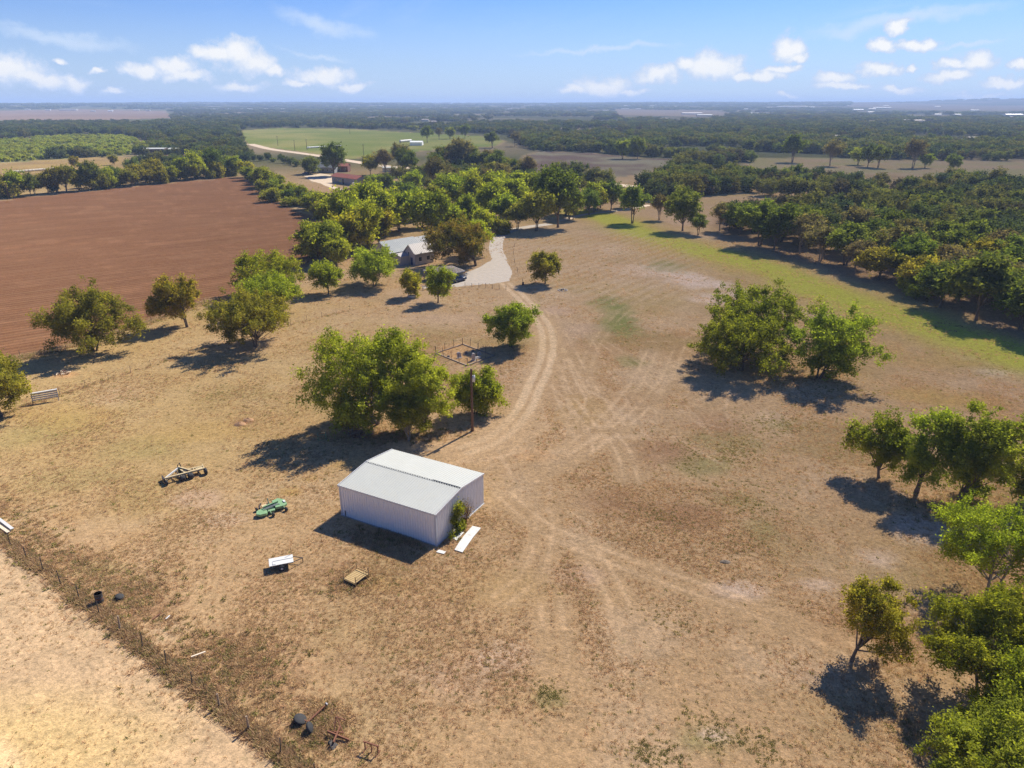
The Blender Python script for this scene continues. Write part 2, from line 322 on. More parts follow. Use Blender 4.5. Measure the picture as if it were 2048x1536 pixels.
def build_ground():
    th = np.concatenate([np.radians(np.linspace(62, 6, 600)), np.radians(np.geomspace(5.88, 0.14, 150))])
    r = CAM_H/np.tan(th); r = np.concatenate([[0.5, 4, 8, 12, 16], r, [22000, 30000]])
    a = np.concatenate([np.linspace(-180, -48, 30), np.linspace(-46, 46, 860), np.linspace(48, 180, 30)[:-1]])
    R, A = np.meshgrid(r, np.radians(a), indexing='ij'); X = R*np.sin(A); Y = R*np.cos(A)
    nr, na = X.shape; x = X.ravel(); y = Y.ravel()
    z = terrain(x, y)
    near = 1-smooth(250, 420, np.hypot(x, y))
    col = np.empty((len(x), 3)); col[:] = (0.435, 0.29, 0.148)
    def blend(c, w):
        col[:] = col*(1-w[:, None])+np.array(c)[None]*w[:, None]
    def stroke(pts, w0, w1, c, s, k=None):
        P = np.array(pts); m = np.nonzero((x > P[:,0].min()-w1) & (x < P[:,0].max()+w1) & (y > P[:,1].min()-w1) & (y < P[:,1].max()+w1))[0]
        d = seg_dist(x[m], y[m], pts); w = (1-smooth(w0, w1, d))*s*(1 if k is None else k[m])
        col[m] = col[m]*(1-w[:, None])+np.array(c)[None]*w[:, None]
    # broad mottling of the dry pasture
    f1 = fbm(x/26, y/26, 3); f2 = fbm(x/9, y/9, 8); f3 = fbm(x/3.1, y/3.1, 21)
    blend((0.36, 0.20, 0.095), smooth(0.50, 0.78, f1)*0.38)
    blend((0.50, 0.36, 0.215), smooth(0.52, 0.75, f2)*0.5)
    blend((0.30, 0.215, 0.085), smooth(0.55, 0.8, fbm(x/14+9, y/14, 31))*0.5)
    blend((0.40, 0.28, 0.10), smooth(0.5, 0.8, fbm(x/40-3, y/40, 37))*0.5)
    # left pasture is straw coloured and a little greener
    blend((0.40, 0.28, 0.105), smooth(-8, -40, x)*smooth(52, 80, y)*smooth(180, 130, y)*0.55*smooth(.3, .6, f1))
    for px, py, rx, ry, key, s in BLOBS:
        x0, y0 = G(px, py); mp = MPP(px, py); wy = (G(px, py-ry)[1]-G(px, py+ry)[1])/2
        q = np.sqrt(((x-x0)/(rx*mp))**2+((y-y0)/wy)**2)+(f2-0.5)*1.6+(f3-0.5)*0.9
        blend(PAL[key], np.clip(1-smooth(0.2, 1.25, q), 0, 1)*min(1, s*1.25)*(0.6+0.8*f3))
    # green strip along the wood
    d = seg_dist(x, y, GRASS_STRIP); wob = (fbm(x/11, y/11, 51)-0.5)*7
    blend((0.40, 0.31, 0.075), (1-smooth(5, 17, d+wob))*0.75)
    blend((0.38, 0.37, 0.05), (1-smooth(3.0, 9.5, d+wob*0.8))*0.88)
    # wheel tracks and swath lines
    for pts, s in SIDE_TRACKS:
        c = curve_pts(GP(pts))
        for o in (-0.85, 0.85):
            stroke(offset(c, o), 0.06, 0.42, (0.60, 0.42, 0.235), s*0.85, np.clip(0.1+1.0*smooth(.35, .65, f3)*(0.4+0.9*f2), 0, 1))
    rng = random.Random(4)
    for i in range(75):
        px = rng.uniform(980, 1480); py = rng.uniform(560, 900); x0, y0 = G(px, py)
        ang = rng.gauss(1.45, 0.75); L = rng.uniform(12, 45); bend = rng.uniform(-1.2, 1.2); pts = []
        for k in range(7):
            t = k/6-.5; a2 = ang+bend*t; pts.append((x0+math.cos(a2)*L*t, y0+math.sin(a2)*L*t))
        stroke(pts, 0.1, 0.42, (0.58, 0.41, 0.24), rng.uniform(.2, .5), smooth(.3, .6, f3))
    # worn two-rut farm track
    d = seg_dist(x, y, MAIN_TRACK); blend((0.50, 0.335, 0.175), (1-smooth(1.4, 4.2, d+(f3-.5)*2))*0.6)
    for o in (-0.95, 0.95):
        d = seg_dist(x, y, offset(MAIN_TRACK, o)); blend((0.62, 0.45, 0.265), (1-smooth(0.35, 0.85, d+(f3-.5)*.5))*0.9)
    x0, y0 = G(1015, 875); q = np.hypot((x-x0)/14, (y-y0)/9)+(f2-.5)*1.2; blend((0.53, 0.36, 0.19), (1-smooth(.2, 1.1, q))*.55)
    # mown rows right of the drive
    u = x*0.80-y*0.6
    w = (1-smooth(.6, 1.1, np.hypot((x-22)/34, (y-205)/62)))
    blend((0.52, 0.385, 0.245), w*0.45*smooth(0.35, 0.8, 0.5+0.5*np.sin(u*1.9+4*f2)))
    # ploughed field
    sd = poly_sd(x, y, ZONES['plough'])+(fbm(x/5, y/5, 71)-.5)*3
    pl = smooth(-.5, 1.0, sd)
    p0 = np.array(G(0, 625)); p1 = np.array(G(160, 603)); dv = (p1-p0)/np.linalg.norm(p1-p0)
    v = -x*dv[1]+y*dv[0]
    fp = fbm(x*dv[0]/30+y*dv[1]/30, v/3.0, 77)
    pc = np.array((0.235, 0.112, 0.052))[None]*(0.82+0.42*fp[:, None])
    pc = pc+np.array((0.12, 0.068, 0.036))[None]*(smooth(0.54, 0.78, fbm((x*dv[0]+y*dv[1])/9, v/1.6, 83))*0.6)[:, None]
    col[:] = col*(1-pl[:, None])+pc*pl[:, None]
    edge = np.exp(-(sd/2.2)**2)*(sd < 2); blend((0.34, 0.26, 0.11), edge*0.6*near)
    # harvested sandy field beyond the fence, lower left
    side = (x-FENCE_A[0])*(-_fd[1])+(y-FENCE_A[1])*_fd[0]     # positive on the pasture side
    along = (x-FENCE_A[0])*_fd[0]+(y-FENCE_A[1])*_fd[1]
    lf = smooth(0.6, -0.9, side+(f3-.5)*1.2)*(along > -70)*(along < 90)*smooth(125, 95, y)
    fs = fbm(along/3.2, side/0.7, 91)
    sc = np.array((0.49, 0.345, 0.195))[None]*(0.84+0.32*f2[:, None])*(0.86+0.28*fs[:, None])
    col[:] = col*(1-lf[:, None])+sc*lf[:, None]
    gx, gy = G(40, 1500); q = np.hypot((x-gx)/13, (y-gy)/6.0)+(f2-.5)*.8
    blend((0.58, 0.42, 0.18), lf*(1-smooth(.3, 1.2, q))*.7)
    blend((0.68, 0.50, 0.28), lf*np.exp(-((side+11.5+(f2-.5)*5)/1.1)**2)*0.7)
    # far fields
    for key, c, c2, n in (('green_field', (0.20, 0.235, 0.05), (0.31, 0.29, 0.085), 60), ('brown_field', (0.17, 0.115, 0.085), (0.27, 0.235, 0.14), 40),
                          ('gold_field', (0.40, 0.27, 0.10), (0.30, 0.20, 0.09), 30), ('pale_field', (0.30, 0.255, 0.11), (0.36, 0.255, 0.14), 30), ('scrub', (0.20, 0.22, 0.07), (0.33, 0.30, 0.14), 20),
                          ('far_brown', (0.26, 0.17, 0.115), (0.30, 0.2, 0.14), 200), ('far_tan', (0.33, 0.24, 0.15), (0.3, 0.22, 0.14), 200), ('far_tan2', (0.33, 0.25, 0.17), (0.3, 0.22, 0.14), 200)):
        w = smooth(-1.5, 1.5, poly_sd(x, y, ZONES[key])); cc = smooth(.35, .7, fbm(x/n, y/n, 101))[:, None]
        col[:] = col*(1-w[:, None])+w[:, None]*(np.array(c)[None]*(1-cc)+np.array(c2)[None]*cc)
    # grassland and scrub between the far woods
    far = smooth(380, 620, np.hypot(x, y))
    for key in ZONES: far = far*(1-smooth(-6, 2, poly_sd(x, y, ZONES[key])))
    ff = fbm(x/240, y/240, 111)[:, None]
    fc = np.array((0.115, 0.115, 0.05))[None]*(1-smooth(.4, .7, ff))+np.array((0.27, 0.205, 0.115))[None]*smooth(.4, .7, ff)
    col[:] = col*(1-far[:, None])+fc*far[:, None]
    # leaf litter under the right-hand wood
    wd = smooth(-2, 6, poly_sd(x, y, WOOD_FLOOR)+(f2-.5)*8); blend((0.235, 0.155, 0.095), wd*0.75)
    det = np.clip(1-pl*0.35-far*0.6, 0, 1)
    rgba = np.concatenate([col, np.ones((len(x), 1))], 1).astype(np.float32)
    idx = np.arange(nr*na).reshape(nr, na)
    i0 = idx[:-1]; i1 = idx[1:]
    F = np.stack([i0, np.roll(i0, -1, 1), np.roll(i1, -1, 1), i1], -1).reshape(-1, 4)
    me = np_mesh('ground', np.stack([x, y, z], 1), F[:, ::-1], MGROUND, [('albedo', 'POINT', 'FLOAT_COLOR', rgba), ('detail', 'POINT', 'FLOAT', det.astype(np.float32)), ('plough', 'POINT', 'FLOAT', pl.astype(np.float32))], True)
    o = bpy.data.objects.new('ground', me); link(o); tag(o, 'dry tan pasture and fields running out to the wooded horizon', 'ground', kind='structure')
    return o
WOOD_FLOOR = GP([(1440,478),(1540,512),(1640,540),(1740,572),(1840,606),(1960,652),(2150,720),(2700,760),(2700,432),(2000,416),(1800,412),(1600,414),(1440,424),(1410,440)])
def ground_material():
    m = bpy.data.materials.new('dry_grassland'); m.use_nodes = True; N = Nodes(m.node_tree)
    c = N.n('ShaderNodeAttribute', attribute_name='albedo').outputs['Color']
    det = N.n('ShaderNodeAttribute', attribute_name='detail').outputs['Fac']
    pl = N.n('ShaderNodeAttribute', attribute_name='plough').outputs['Fac']
    pos = N.n('ShaderNodeNewGeometry').outputs['Position']
    nA = N.noise(pos, 2.2, 5, 0.65, 0.4); nB = N.noise(pos, 7.5, 4, 0.65); nC = N.noise(pos, 0.55, 4, 0.6)
    k = N.m('ADD', N.m('MULTIPLY', nA, 0.42), N.m('ADD', N.m('MULTIPLY', nB, 0.38), N.m('MULTIPLY', nC, 0.20)))
    kk = N.n('ShaderNodeMapRange', {'Value': k, 'From Min': 0.34, 'From Max': 0.66, 'To Min': 0.52, 'To Max': 1.46}).outputs[0]  # random mottling; its dark specks also paint in the small shadows of grass tufts
    c2 = N.mix(1.0, c, N.n('ShaderNodeCombineColor', {0: kk, 1: kk, 2: kk}).outputs[0], 'MULTIPLY')
    p0 = np.array(G(0, 625)); p1 = np.array(G(160, 603)); dv = (p1-p0)/np.linalg.norm(p1-p0)
    al = N.v('DOT_PRODUCT', pos, (dv[0], dv[1], 0)); ac = N.v('DOT_PRODUCT', pos, (-dv[1], dv[0], 0))
    fv = N.n('ShaderNodeCombineXYZ', {0: N.m('MULTIPLY', al, 0.035), 1: N.m('MULTIPLY', ac, 0.62)}).outputs[0]
    f1 = N.ramp(N.noise(fv, 1.0, 4, 0.6), 0.42, 0.68); f2 = N.m('MULTIPLY', N.m('ADD', N.m('SINE', N.m('MULTIPLY', ac, 3.3)), 1.0), 0.5)
    c2 = N.mix(N.m('MULTIPLY', pl, N.m('MULTIPLY', f1, 0.55)), c2, (0.31, 0.175, 0.088))
    c2 = N.mix(N.m('MULTIPLY', pl, N.m('MULTIPLY', f2, 0.45)), c2, (0.11, 0.045, 0.024))
    # straw and thatch flecks, dark flecks for bare red soil and painted tuft shadow
    fl = N.ramp(N.noise(pos, 4.3, 3, 0.7, 1.5), 0.56, 0.70); c2 = N.mix(N.m('MULTIPLY', N.m('MULTIPLY', fl, det), 0.40), c2, (0.62, 0.47, 0.28))
    so = N.ramp(N.noise(pos, 3.1, 4, 0.7), 0.57, 0.70); c2 = N.mix(N.m('MULTIPLY', N.m('MULTIPLY', so, det), 0.45), c2, (0.20, 0.115, 0.058))
    gr = N.ramp(N.noise(pos, 1.15, 5, 0.7), 0.58, 0.72); c2 = N.mix(N.m('MULTIPLY', N.m('MULTIPLY', gr, N.m('SUBTRACT', det, pl)), 0.28), c2, (0.20, 0.19, 0.055))
    b = N.n('ShaderNodeBump', {'Height': N.m('ADD', nA, N.m('MULTIPLY', nB, 0.6)), 'Strength': 0.55, 'Distance': 0.16})
    s = N.n('ShaderNodeBsdfDiffuse', {'Color': c2, 'Roughness': 0.9, 'Normal': b.outputs[0]})
    N.n('ShaderNodeOutputMaterial', {0: s.outputs[0]}); return m
MGROUND = ground_material()
ground = build_ground()

# ------------------------------------------------------------------ trees
def tube_np(pts, rad, n=5):
    pts = np.asarray(pts, float); k = len(pts); d = np.gradient(pts, axis=0); d /= np.linalg.norm(d, axis=1)[:, None]+1e-9
    up = np.where(np.abs(d[:, 2:3]) < 0.9, np.array([[0, 0, 1.0]]), np.array([[1.0, 0, 0]]))
    a = np.cross(d, up); a /= np.linalg.norm(a, axis=1)[:, None]+1e-9; b = np.cross(a, d)
    t = np.arange(n)*2*np.pi/n
    V = pts[:, None]+(a[:, None]*np.cos(t)[None, :, None]+b[:, None]*np.sin(t)[None, :, None])*np.asarray(rad)[:, None, None]
    i = np.arange(k-1)[:, None]*n; j = np.arange(n)[None]; j2 = (j+1) % n
    F = np.stack([i+j, i+j2, i+n+j2, i+n+j], -1).reshape(-1, 4)
    return V.reshape(-1, 3), F
def tree_mesh(key, seed, H, R, zb, nleaf, leaf, mat, shape='round', stems=1, off=(0, 0), lobes=11, lobe_r=0.42, clump=0.55, clumps=190, bark='bark', twigs=26, trunk_r=None, lean=(0, 0), sparse=0.0, ysq=1.0):
    """crown and trunk meshes; base at the origin, H tall, crown radius R, crown bottom at zb, crown centre shifted by off"""
    g = np.random.default_rng(seed)
    ch = (H-zb)/2; C = np.array([off[0], off[1], zb+ch*(0.98 if shape != 'dome' else 0.72)])
    leaf *= 1.06; nleaf = int(nleaf*1.0); clump *= 1.05
    lobes = int(lobes*2.4); lobe_r *= 0.60; ph = g.uniform(0, 6.28, 4)
    L = []; r = []
    k = 0
    while len(L) < lobes and k < 4000:
        k += 1
        d = g.normal(size=3); d /= np.linalg.norm(d)
        lr = lobe_r*R*g.uniform(0.72, 1.2)*(0.8 if shape == 'cone' else 1)
        lr = min(lr, ch*0.8)
        q = g.uniform(0.12, 1.0)**0.5
        az = math.atan2(d[1], d[0]); q *= 0.93+0.15*math.sin(2*az+ph[0])*math.cos(d[2]*2+ph[1])+0.10*math.sin(5*az+ph[2])+0.08*math.sin(6*d[2]+ph[3])
        q = min(q, 1.0)
        ax = np.array([max(R-lr, .1), max(R*ysq-lr, .1), max(ch-lr*0.85, .05)])
        p = d*ax*q
        if shape == 'dome' and p[2] < -0.35*ch: continue
        if shape == 'cone':
            t = (p[2]+ch)/(2*ch); s = 1.22-0.8*t; p[:2] *= s; lr *= max(0.6, min(1, s))
        if shape == 'vase' and p[2] < 0: p[:2] *= 0.55
        if L and min(np.linalg.norm((np.array(L)-p), axis=1)/np.array(r)) < 0.72: continue
        L.append(p); r.append(lr)
    L = np.array(L); r = np.array(r)
    # clump centres on the lobe shells
    cc = []; cn = []
    w = r**2/np.sum(r**2)
    while len(cc) < clumps:
        i = g.choice(len(L), p=w); d = g.normal(size=3); d[2] += 0.45; d /= np.linalg.norm(d)
        p = L[i]+d*r[i]*np.array([1, 1, 0.85])*g.uniform(0.62, 1.06)
        q = np.linalg.norm((p-L)/r[:, None], axis=1); q[i] = 9
        if q.min() < 0.7 and g.random() < 0.9: continue
        cc.append(p); cn.append(d)
    cc = np.array(cc); cn = np.array(cn)
    st = g.random(clumps) < .16; cc[st] += cn[st]*(R*g.uniform(.04, .16, st.sum()))[:, None]
    szs = g.uniform(0.6, 1.35, clumps)*clump
    wt = szs**2*g.uniform(0.5, 1.3, clumps); 
    if sparse: wt *= (g.random(clumps) > sparse)
    ci = g.choice(clumps, nleaf, p=wt/wt.sum())
    e = g.normal(size=(nleaf, 3))*szs[ci][:, None]*0.40
    out = cn[ci]; e += out*(np.sum(e*out, 1)*0.5)[:, None]; e[:, 2] -= 0.10*np.abs(e[:, 0]+e[:, 1])
    P = C+cc[ci]+e
    P[:, 2] = np.maximum(P[:, 2], 0.08+g.random(nleaf)*0.25)
    nrm = g.normal(size=(nleaf, 3))+np.array([0, 0, 1.0])+out*0.35; nrm /= np.linalg.norm(nrm, axis=1)[:, None]
    a = np.cross(nrm, g.normal(size=(nleaf, 3))); a /= np.linalg.norm(a, axis=1)[:, None]+1e-9; b = np.cross(nrm, a)
    s = (leaf*g.uniform(0.6, 1.35, nleaf))[:, None]
    V = np.stack([P+a*s*0.75, P-a*s*0.4+b*s*0.42, P-a*s*0.45-b*s*0.40], 1).reshape(-1, 3)
    F = np.arange(nleaf*3).reshape(-1, 3)
    tint = np.clip(0.7*g.random(clumps)[ci]+0.3*g.random(nleaf), 0, 1)
    crown = np_mesh(key+'_crown', V, F, M[mat], [('tint', 'FACE', 'FLOAT', tint.astype(np.float32))])
    # trunk, limbs, twigs
    TV = []; TF = []; nb = 0
    def put(pts, rad, n=5):
        nonlocal nb
        v, f = tube_np(pts, rad, n); TV.append(v); TF.append(f+nb); nb += len(v)
    tr = trunk_r or max(0.08, 0.016*H+0.008*R)
    ends = []
    for si in range(stems):
        ang = g.uniform(0, 6.28)+si*6.28/stems; sp = 0 if stems == 1 else R*g.uniform(0.10, 0.26)
        b0 = np.array([math.cos(ang)*0.25*(stems > 1), math.sin(ang)*0.25*(stems > 1), -0.15])
        b2 = np.array([lean[0]+off[0]*0.7+math.cos(ang)*sp, lean[1]+off[1]*0.7+math.sin(ang)*sp, zb+ch*g.uniform(0.55, 0.9)])
        b1 = b0*0.5+b2*0.5+np.array([g.normal()*0.12*R, g.normal()*0.12*R, 0])*0.6; b1[:2] = b1[:2]*0.75
        t = np.linspace(0, 1, 7)[:, None]; pts = (1-t)**2*b0+2*t*(1-t)*b1+t*t*b2
        rr = tr/math.sqrt(stems)**0.8*np.linspace(1.0, 0.42, 7); rr[0] *= 1.35
        put(pts, rr, 7); ends.append((pts, rr))
    for i in range(len(L)):
        pts, rr = ends[i % stems]; j = int(g.integers(2, 6)); p0 = pts[j]; p2 = C+L[i]; pm = (p0+p2)/2+np.array([0, 0, -0.08*np.linalg.norm(p2-p0)])+g.normal(size=3)*0.1
        t = np.linspace(0, 1, 6)[:, None]; q = (1-t)**2*p0+2*t*(1-t)*pm+t*t*p2
        put(q, rr[j]*np.linspace(0.62, 0.14, 6), 5)
        near = np.argsort(np.linalg.norm(cc-L[i], axis=1))[:max(1, twigs//4)]
        for c in g.permutation(near)[:max(1, twigs//len(L)+1)]:
            p3 = C+cc[c]; t2 = np.linspace(0, 1, 4)[:, None]; s0 = q[int(g.integers(2, 6))]
            put(s0*(1-t2)+p3*t2+np.sin(t2*3.14)*g.normal(size=3)*0.12, rr[j]*np.linspace(0.2, 0.04, 4), 3)
    trunk = np_mesh(key+'_trunk', np.concatenate(TV), np.concatenate(TF), M[bark], smooth=True)
    return trunk, crown
def place_tree(name, meshes, loc, rz, sc, label, group=None, cat='tree'):
    o = empty(name, loc, rz); o.scale = sc if hasattr(sc, '__len__') else (sc, sc, sc)
    for nm, me in zip(('trunk', 'crown'), meshes):
        link(bpy.data.objects.new(nm, me), o)
    return tag(o, label, cat, group)
def hero(name, seed, base, xr, top, bot, mat, label, leaf=0.2, n=24000, cat='tree', **kw):
    """a tree whose trunk stands at pixel base; xr and top/bot give the width and height of its crown in the photograph"""
    x, y = G(*base); mp = MPP(*base); R = (xr[1]-xr[0])/2*mp*1.14
    H = HT(base[0], base[1], top)*1.03; zb = max(0.05, HT(base[0], base[1], bot)) if bot < base[1] else 0.05
    ox = ((xr[0]+xr[1])/2-base[0])*mp
    kw.setdefault('off', (ox, 0.0))
    ms = tree_mesh(name+str(seed), seed, H, R, min(zb*(0.72 if seed in (11, 14, 28, 35, 38, 27, 31) else 0.3), H*0.6), n, leaf, mat, **kw)
    return place_tree(name, ms, (x, y, 0), 0, 1, label, None, cat)
hero('tree', 11, (1703,1322), (1664,1846), 1158, 1290, 'leaf_gold', 'small lone olive-gold tree with a leaning bare trunk on the dry grass', 0.13, 20000, shape='cone', lobes=14, clump=0.42, clumps=260, trunk_r=0.15, off=(1.6, .3), lean=(.3, 0))
hero('tree', 12, (1965,1395), (1845,2085), 1184, 1430, 'leaf_lime', 'broad bright lime-green feathery tree behind the lone olive-gold tree', 0.15, 42000, stems=3, lobes=20, clump=0.5, clumps=420, off=(-.1, .3), lobe_r=.34)
hero('tree', 13, (1945,1600), (1828,2100), 1434, 1600, 'leaf_green', 'dense green bushy tree below the bright lime-green feathery tree', 0.14, 42000, stems=3, lobes=18, clump=0.45, clumps=420, lobe_r=.34)
hero('tree', 45, (2020,1500), (1905,2130), 1300, 1500, 'leaf_lime', 'tall lime-green tree filling the gap between two bushy trees by the lone tree', 0.15, 30000, stems=3, lobes=18, clump=0.5, clumps=320, lobe_r=.34)
hero('tree', 14, (1978,1192), (1868,2100), 1000, 1130, 'leaf_lime', 'light feathery green tree with thin forked trunks and open shade', 0.15, 32000, stems=3, lobes=20, clump=0.55, clumps=330, bark='bark_pale', shape='dome', lobe_r=.34, sparse=.12)
hero('tree', 15, (1758,955), (1688,1812), 825, 925, 'leaf_green', 'small open-crowned tree with a crooked dark trunk at the end of a clump of four', 0.2, 15000, stems=1, lobes=12, clump=0.6, clumps=170, sparse=.1)
hero('tree', 16, (1833,988), (1790,1892), 810, 950, 'leaf_green', 'slender forked tree standing second in the clump of four', 0.2, 16000, stems=2, lobes=13, clump=0.6, clumps=190)
hero('tree', 17, (1915,1003), (1862,2022), 815, 975, 'leaf_green', 'largest many-stemmed tree in the clump of four with yellow-green top', 0.2, 32000, stems=5, lobes=18, clump=0.6, clumps=330, lobe_r=.36)
hero('tree', 18, (2030,1010), (1988,2110), 880, 985, 'leaf_green', 'low dark green tree beside the largest tree of the clump of four', 0.2, 20000, stems=2, lobes=12, clump=0.6, clumps=200)
hero('tree', 19, (1535,705), (1410,1612), 556, 690, 'leaf_green', 'wide dark-sided tree at the back of the clump in the middle of the pasture', 0.24, 34000, stems=3, lobes=20, clump=0.75, clumps=360, lobe_r=.34)
hero('tree', 20, (1486,742), (1384,1578), 612, 712, 'leaf_green', 'spreading feathery tree with drooping left branches in the clump in the middle of the pasture', 0.24, 32000, stems=2, lobes=19, clump=0.75, clumps=320, shape='dome', lobe_r=.34)
hero('tree', 21, (1636,757), (1572,1748), 612, 752, 'leaf_green', 'round dense tree with foliage down to the ground at the right of the pasture clump', 0.24, 36000, stems=4, lobes=19, clump=0.7, clumps=380, lobe_r=.34)
hero('tree', 122, (752,848), (622,856), 652, 836, 'leaf_green', 'largest tree of the grove behind the metal shed with a pale bare trunk', 0.22, 46000, stems=3, lobes=24, clump=0.75, clumps=460, bark='bark_pale', lobe_r=.32)
hero('tree', 23, (848,862), (764,916), 686, 858, 'leaf_green', 'open-crowned tree with bare grey limbs in the grove behind the metal shed', 0.21, 34000, stems=3, lobes=20, clump=0.65, clumps=340, bark='bark_pale', sparse=.1, lobe_r=.34)
hero('tree', 24, (950,826), (908,1012), 738, 826, 'leaf_lime', 'bright green bushy tree behind the utility pole', 0.2, 24000, ysq=.7, stems=4, lobes=15, clump=0.6, clumps=260, lobe_r=.38)
hero('tree', 25, (700,868), (672,738), 788, 850, 'leaf_olive', 'low yellowish shrub under the largest tree of the grove', 0.18, 6000, stems=2, lobes=8, clump=0.5, clumps=80, bark='bark_pale', cat='shrub')
hero('tree', 26, (822,880), (770,880), 768, 872, 'leaf_olive', 'leaning olive-green tree at the front of the grove behind the metal shed', 0.2, 12000, stems=2, lobes=11, clump=0.6, clumps=130, bark='bark_pale')
hero('tree', 27, (1022,694), (970,1080), 606, 682, 'leaf_green', 'round many-stemmed tree beside the bend of the dirt track', 0.24, 20000, stems=4, lobes=15, clump=0.7, clumps=210, lobe_r=.38)
hero('tree', 28, (1090,568), (1049,1129), 503, 553, 'leaf_olive', 'small round tree on a single dark trunk beside the gravel turning circle', 0.3, 12000, stems=1, lobes=13, clump=0.8, clumps=140, lobe_r=.38)
hero('tree', 29, (8,832), (-60,76), 690, 800, 'leaf_olive', 'upright green tree beside the grey slatted feed rack', 0.24, 22000, stems=2, lobes=15, clump=0.7, clumps=220, off=(0, 0))
hero('tree', 30, (190,702), (100,298), 556, 700, 'leaf_olive', 'tall grey-green bushy tree at the corner of the ploughed field', 0.25, 34000, stems=4, lobes=20, clump=0.8, clumps=340, shape='cone', off=(.9, 0), lobe_r=.40)
hero('tree', 31, (373,655), (306,409), 554, 632, 'leaf_gold', 'round yellow-green tree on two short trunks at the edge of the ploughed field', 0.25, 20000, stems=2, lobes=15, clump=0.7, clumps=220, lobe_r=.36)
hero('tree', 32, (512,694), (421,601), 582, 690, 'leaf_olive', 'squat dome-shaped tree casting a long shadow in the left pasture', 0.25, 30000, stems=4, lobes=19, clump=0.7, clumps=330, lobe_r=.34)
hero('tree', 33, (548,628), (476,612), 550, 620, 'leaf_lime', 'yellow-green bush half hidden behind the squat dome-shaped tree', 0.27, 20000, stems=3, lobes=15, clump=0.8, clumps=210)
hero('tree', 34, (545,590), (468,616), 506, 580, 'leaf_lime', 'wide rounded bright green bush on the edge of the ploughed field', 0.28, 22000, stems=3, lobes=16, clump=0.8, clumps=230)
hero('tree', 35, (657,588), (615,688), 521, 572, 'leaf_lime', 'slim young green tree on a straight trunk left of the house', 0.3, 11000, stems=1, lobes=12, clump=0.8, clumps=130)
hero('tree', 36, (748,572), (694,806), 496, 562, 'leaf_green', 'broad dark tree with a thick trunk in front of the house', 0.3, 20000, stems=2, lobes=15, clump=0.85, clumps=220, lobe_r=.36)
hero('tree', 37, (823,594), (795,850), 535, 585, 'leaf_gold', 'small pale yellow-green tree growing beside a white tub', 0.26, 9000, stems=3, lobes=10, clump=0.7, clumps=110, shape='vase', bark='bark_pale')
hero('tree', 38, (876,606), (849,908), 530, 592, 'leaf_lime', 'small upright fresh-green tree in front of the carport', 0.26, 11000, stems=1, lobes=12, clump=0.7, clumps=130)
hero('tree', 39, (950,532), (850,985), 437, 522, 'leaf_rust', 'large orange-tinged tree overhanging the house and the drive', 0.33, 24000, stems=2, lobes=20, clump=0.95, clumps=270, lobe_r=.34)
hero('tree', 40, (965,512), (912,992), 424, 505, 'leaf_lime', 'tall pointed bright green tree behind the orange-tinged tree', 0.33, 15000, shape='cone', lobes=14, clump=0.9, clumps=170)

# shared shapes for the trees farther off
VAR = {}
def variant(k, *a, **kw): VAR[k] = tree_mesh('tree_shape_'+k, *a, **kw)
variant('oak1', 101, 11, 5.4, 3.0, 9000, .42, 'leaf_dark', stems=1, lobes=14, clump=1.0, clumps=130, lobe_r=.38)
variant('oak2', 102, 12, 5.0, 4.4, 9000, .42, 'leaf_dark', stems=2, lobes=14, clump=1.0, clumps=130, shape='dome', lobe_r=.38)
variant('oak3', 103, 10, 5.6, 2.6, 8500, .42, 'leaf_olive', stems=2, lobes=14, clump=1.0, clumps=120, lobe_r=.36)
variant('oak4', 104, 12, 5.2, 4.4, 5200, .40, 'leaf_brown', stems=2, lobes=13, clump=1.0, clumps=110, sparse=.15, twigs=60, bark='bark_pale')
variant('elm1', 105, 10, 4.6, 1.5, 8500, .40, 'leaf_green', stems=3, lobes=14, clump=.95, clumps=130, lobe_r=.38)
variant('elm2', 106, 9, 4.8, 1.0, 8500, .40, 'leaf_lime', stems=3, lobes=13, clump=.95, clumps=120, lobe_r=.38)
variant('elm3', 107, 11, 4.2, 1.0, 8500, .40, 'leaf_green', shape='cone', lobes=13, clump=.95, clumps=120)
variant('bush1', 108, 6, 4.4, .1, 7500, .38, 'leaf_olive', stems=4, lobes=13, clump=.9, clumps=120, shape='dome', lobe_r=.4)
variant('bush2', 109, 5.5, 4.2, .1, 7500, .38, 'leaf_green', stems=4, lobes=12, clump=.9, clumps=110, shape='dome', lobe_r=.4)
variant('bush3', 110, 6.5, 4.0, .2, 7000, .38, 'leaf_dark', stems=4, lobes=12, clump=.9, clumps=110, lobe_r=.42)
variant('gold1', 111, 8, 4.0, 1.2, 7000, .40, 'leaf_gold', stems=2, lobes=12, clump=.9, clumps=110)
RT = random.Random(77)
N_TREES = 0
LOOK = {'oak1': 'dark green rounded', 'oak2': 'dark green flat-topped', 'oak3': 'olive spreading', 'oak4': 'thin brownish half-bare', 'elm1': 'mid-green full', 'elm2': 'bright lime-green', 'elm3': 'pointed mid-green', 'bush1': 'low olive bushy', 'bush2': 'low green bushy', 'bush3': 'low dark green bushy', 'gold1': 'small golden-green'}
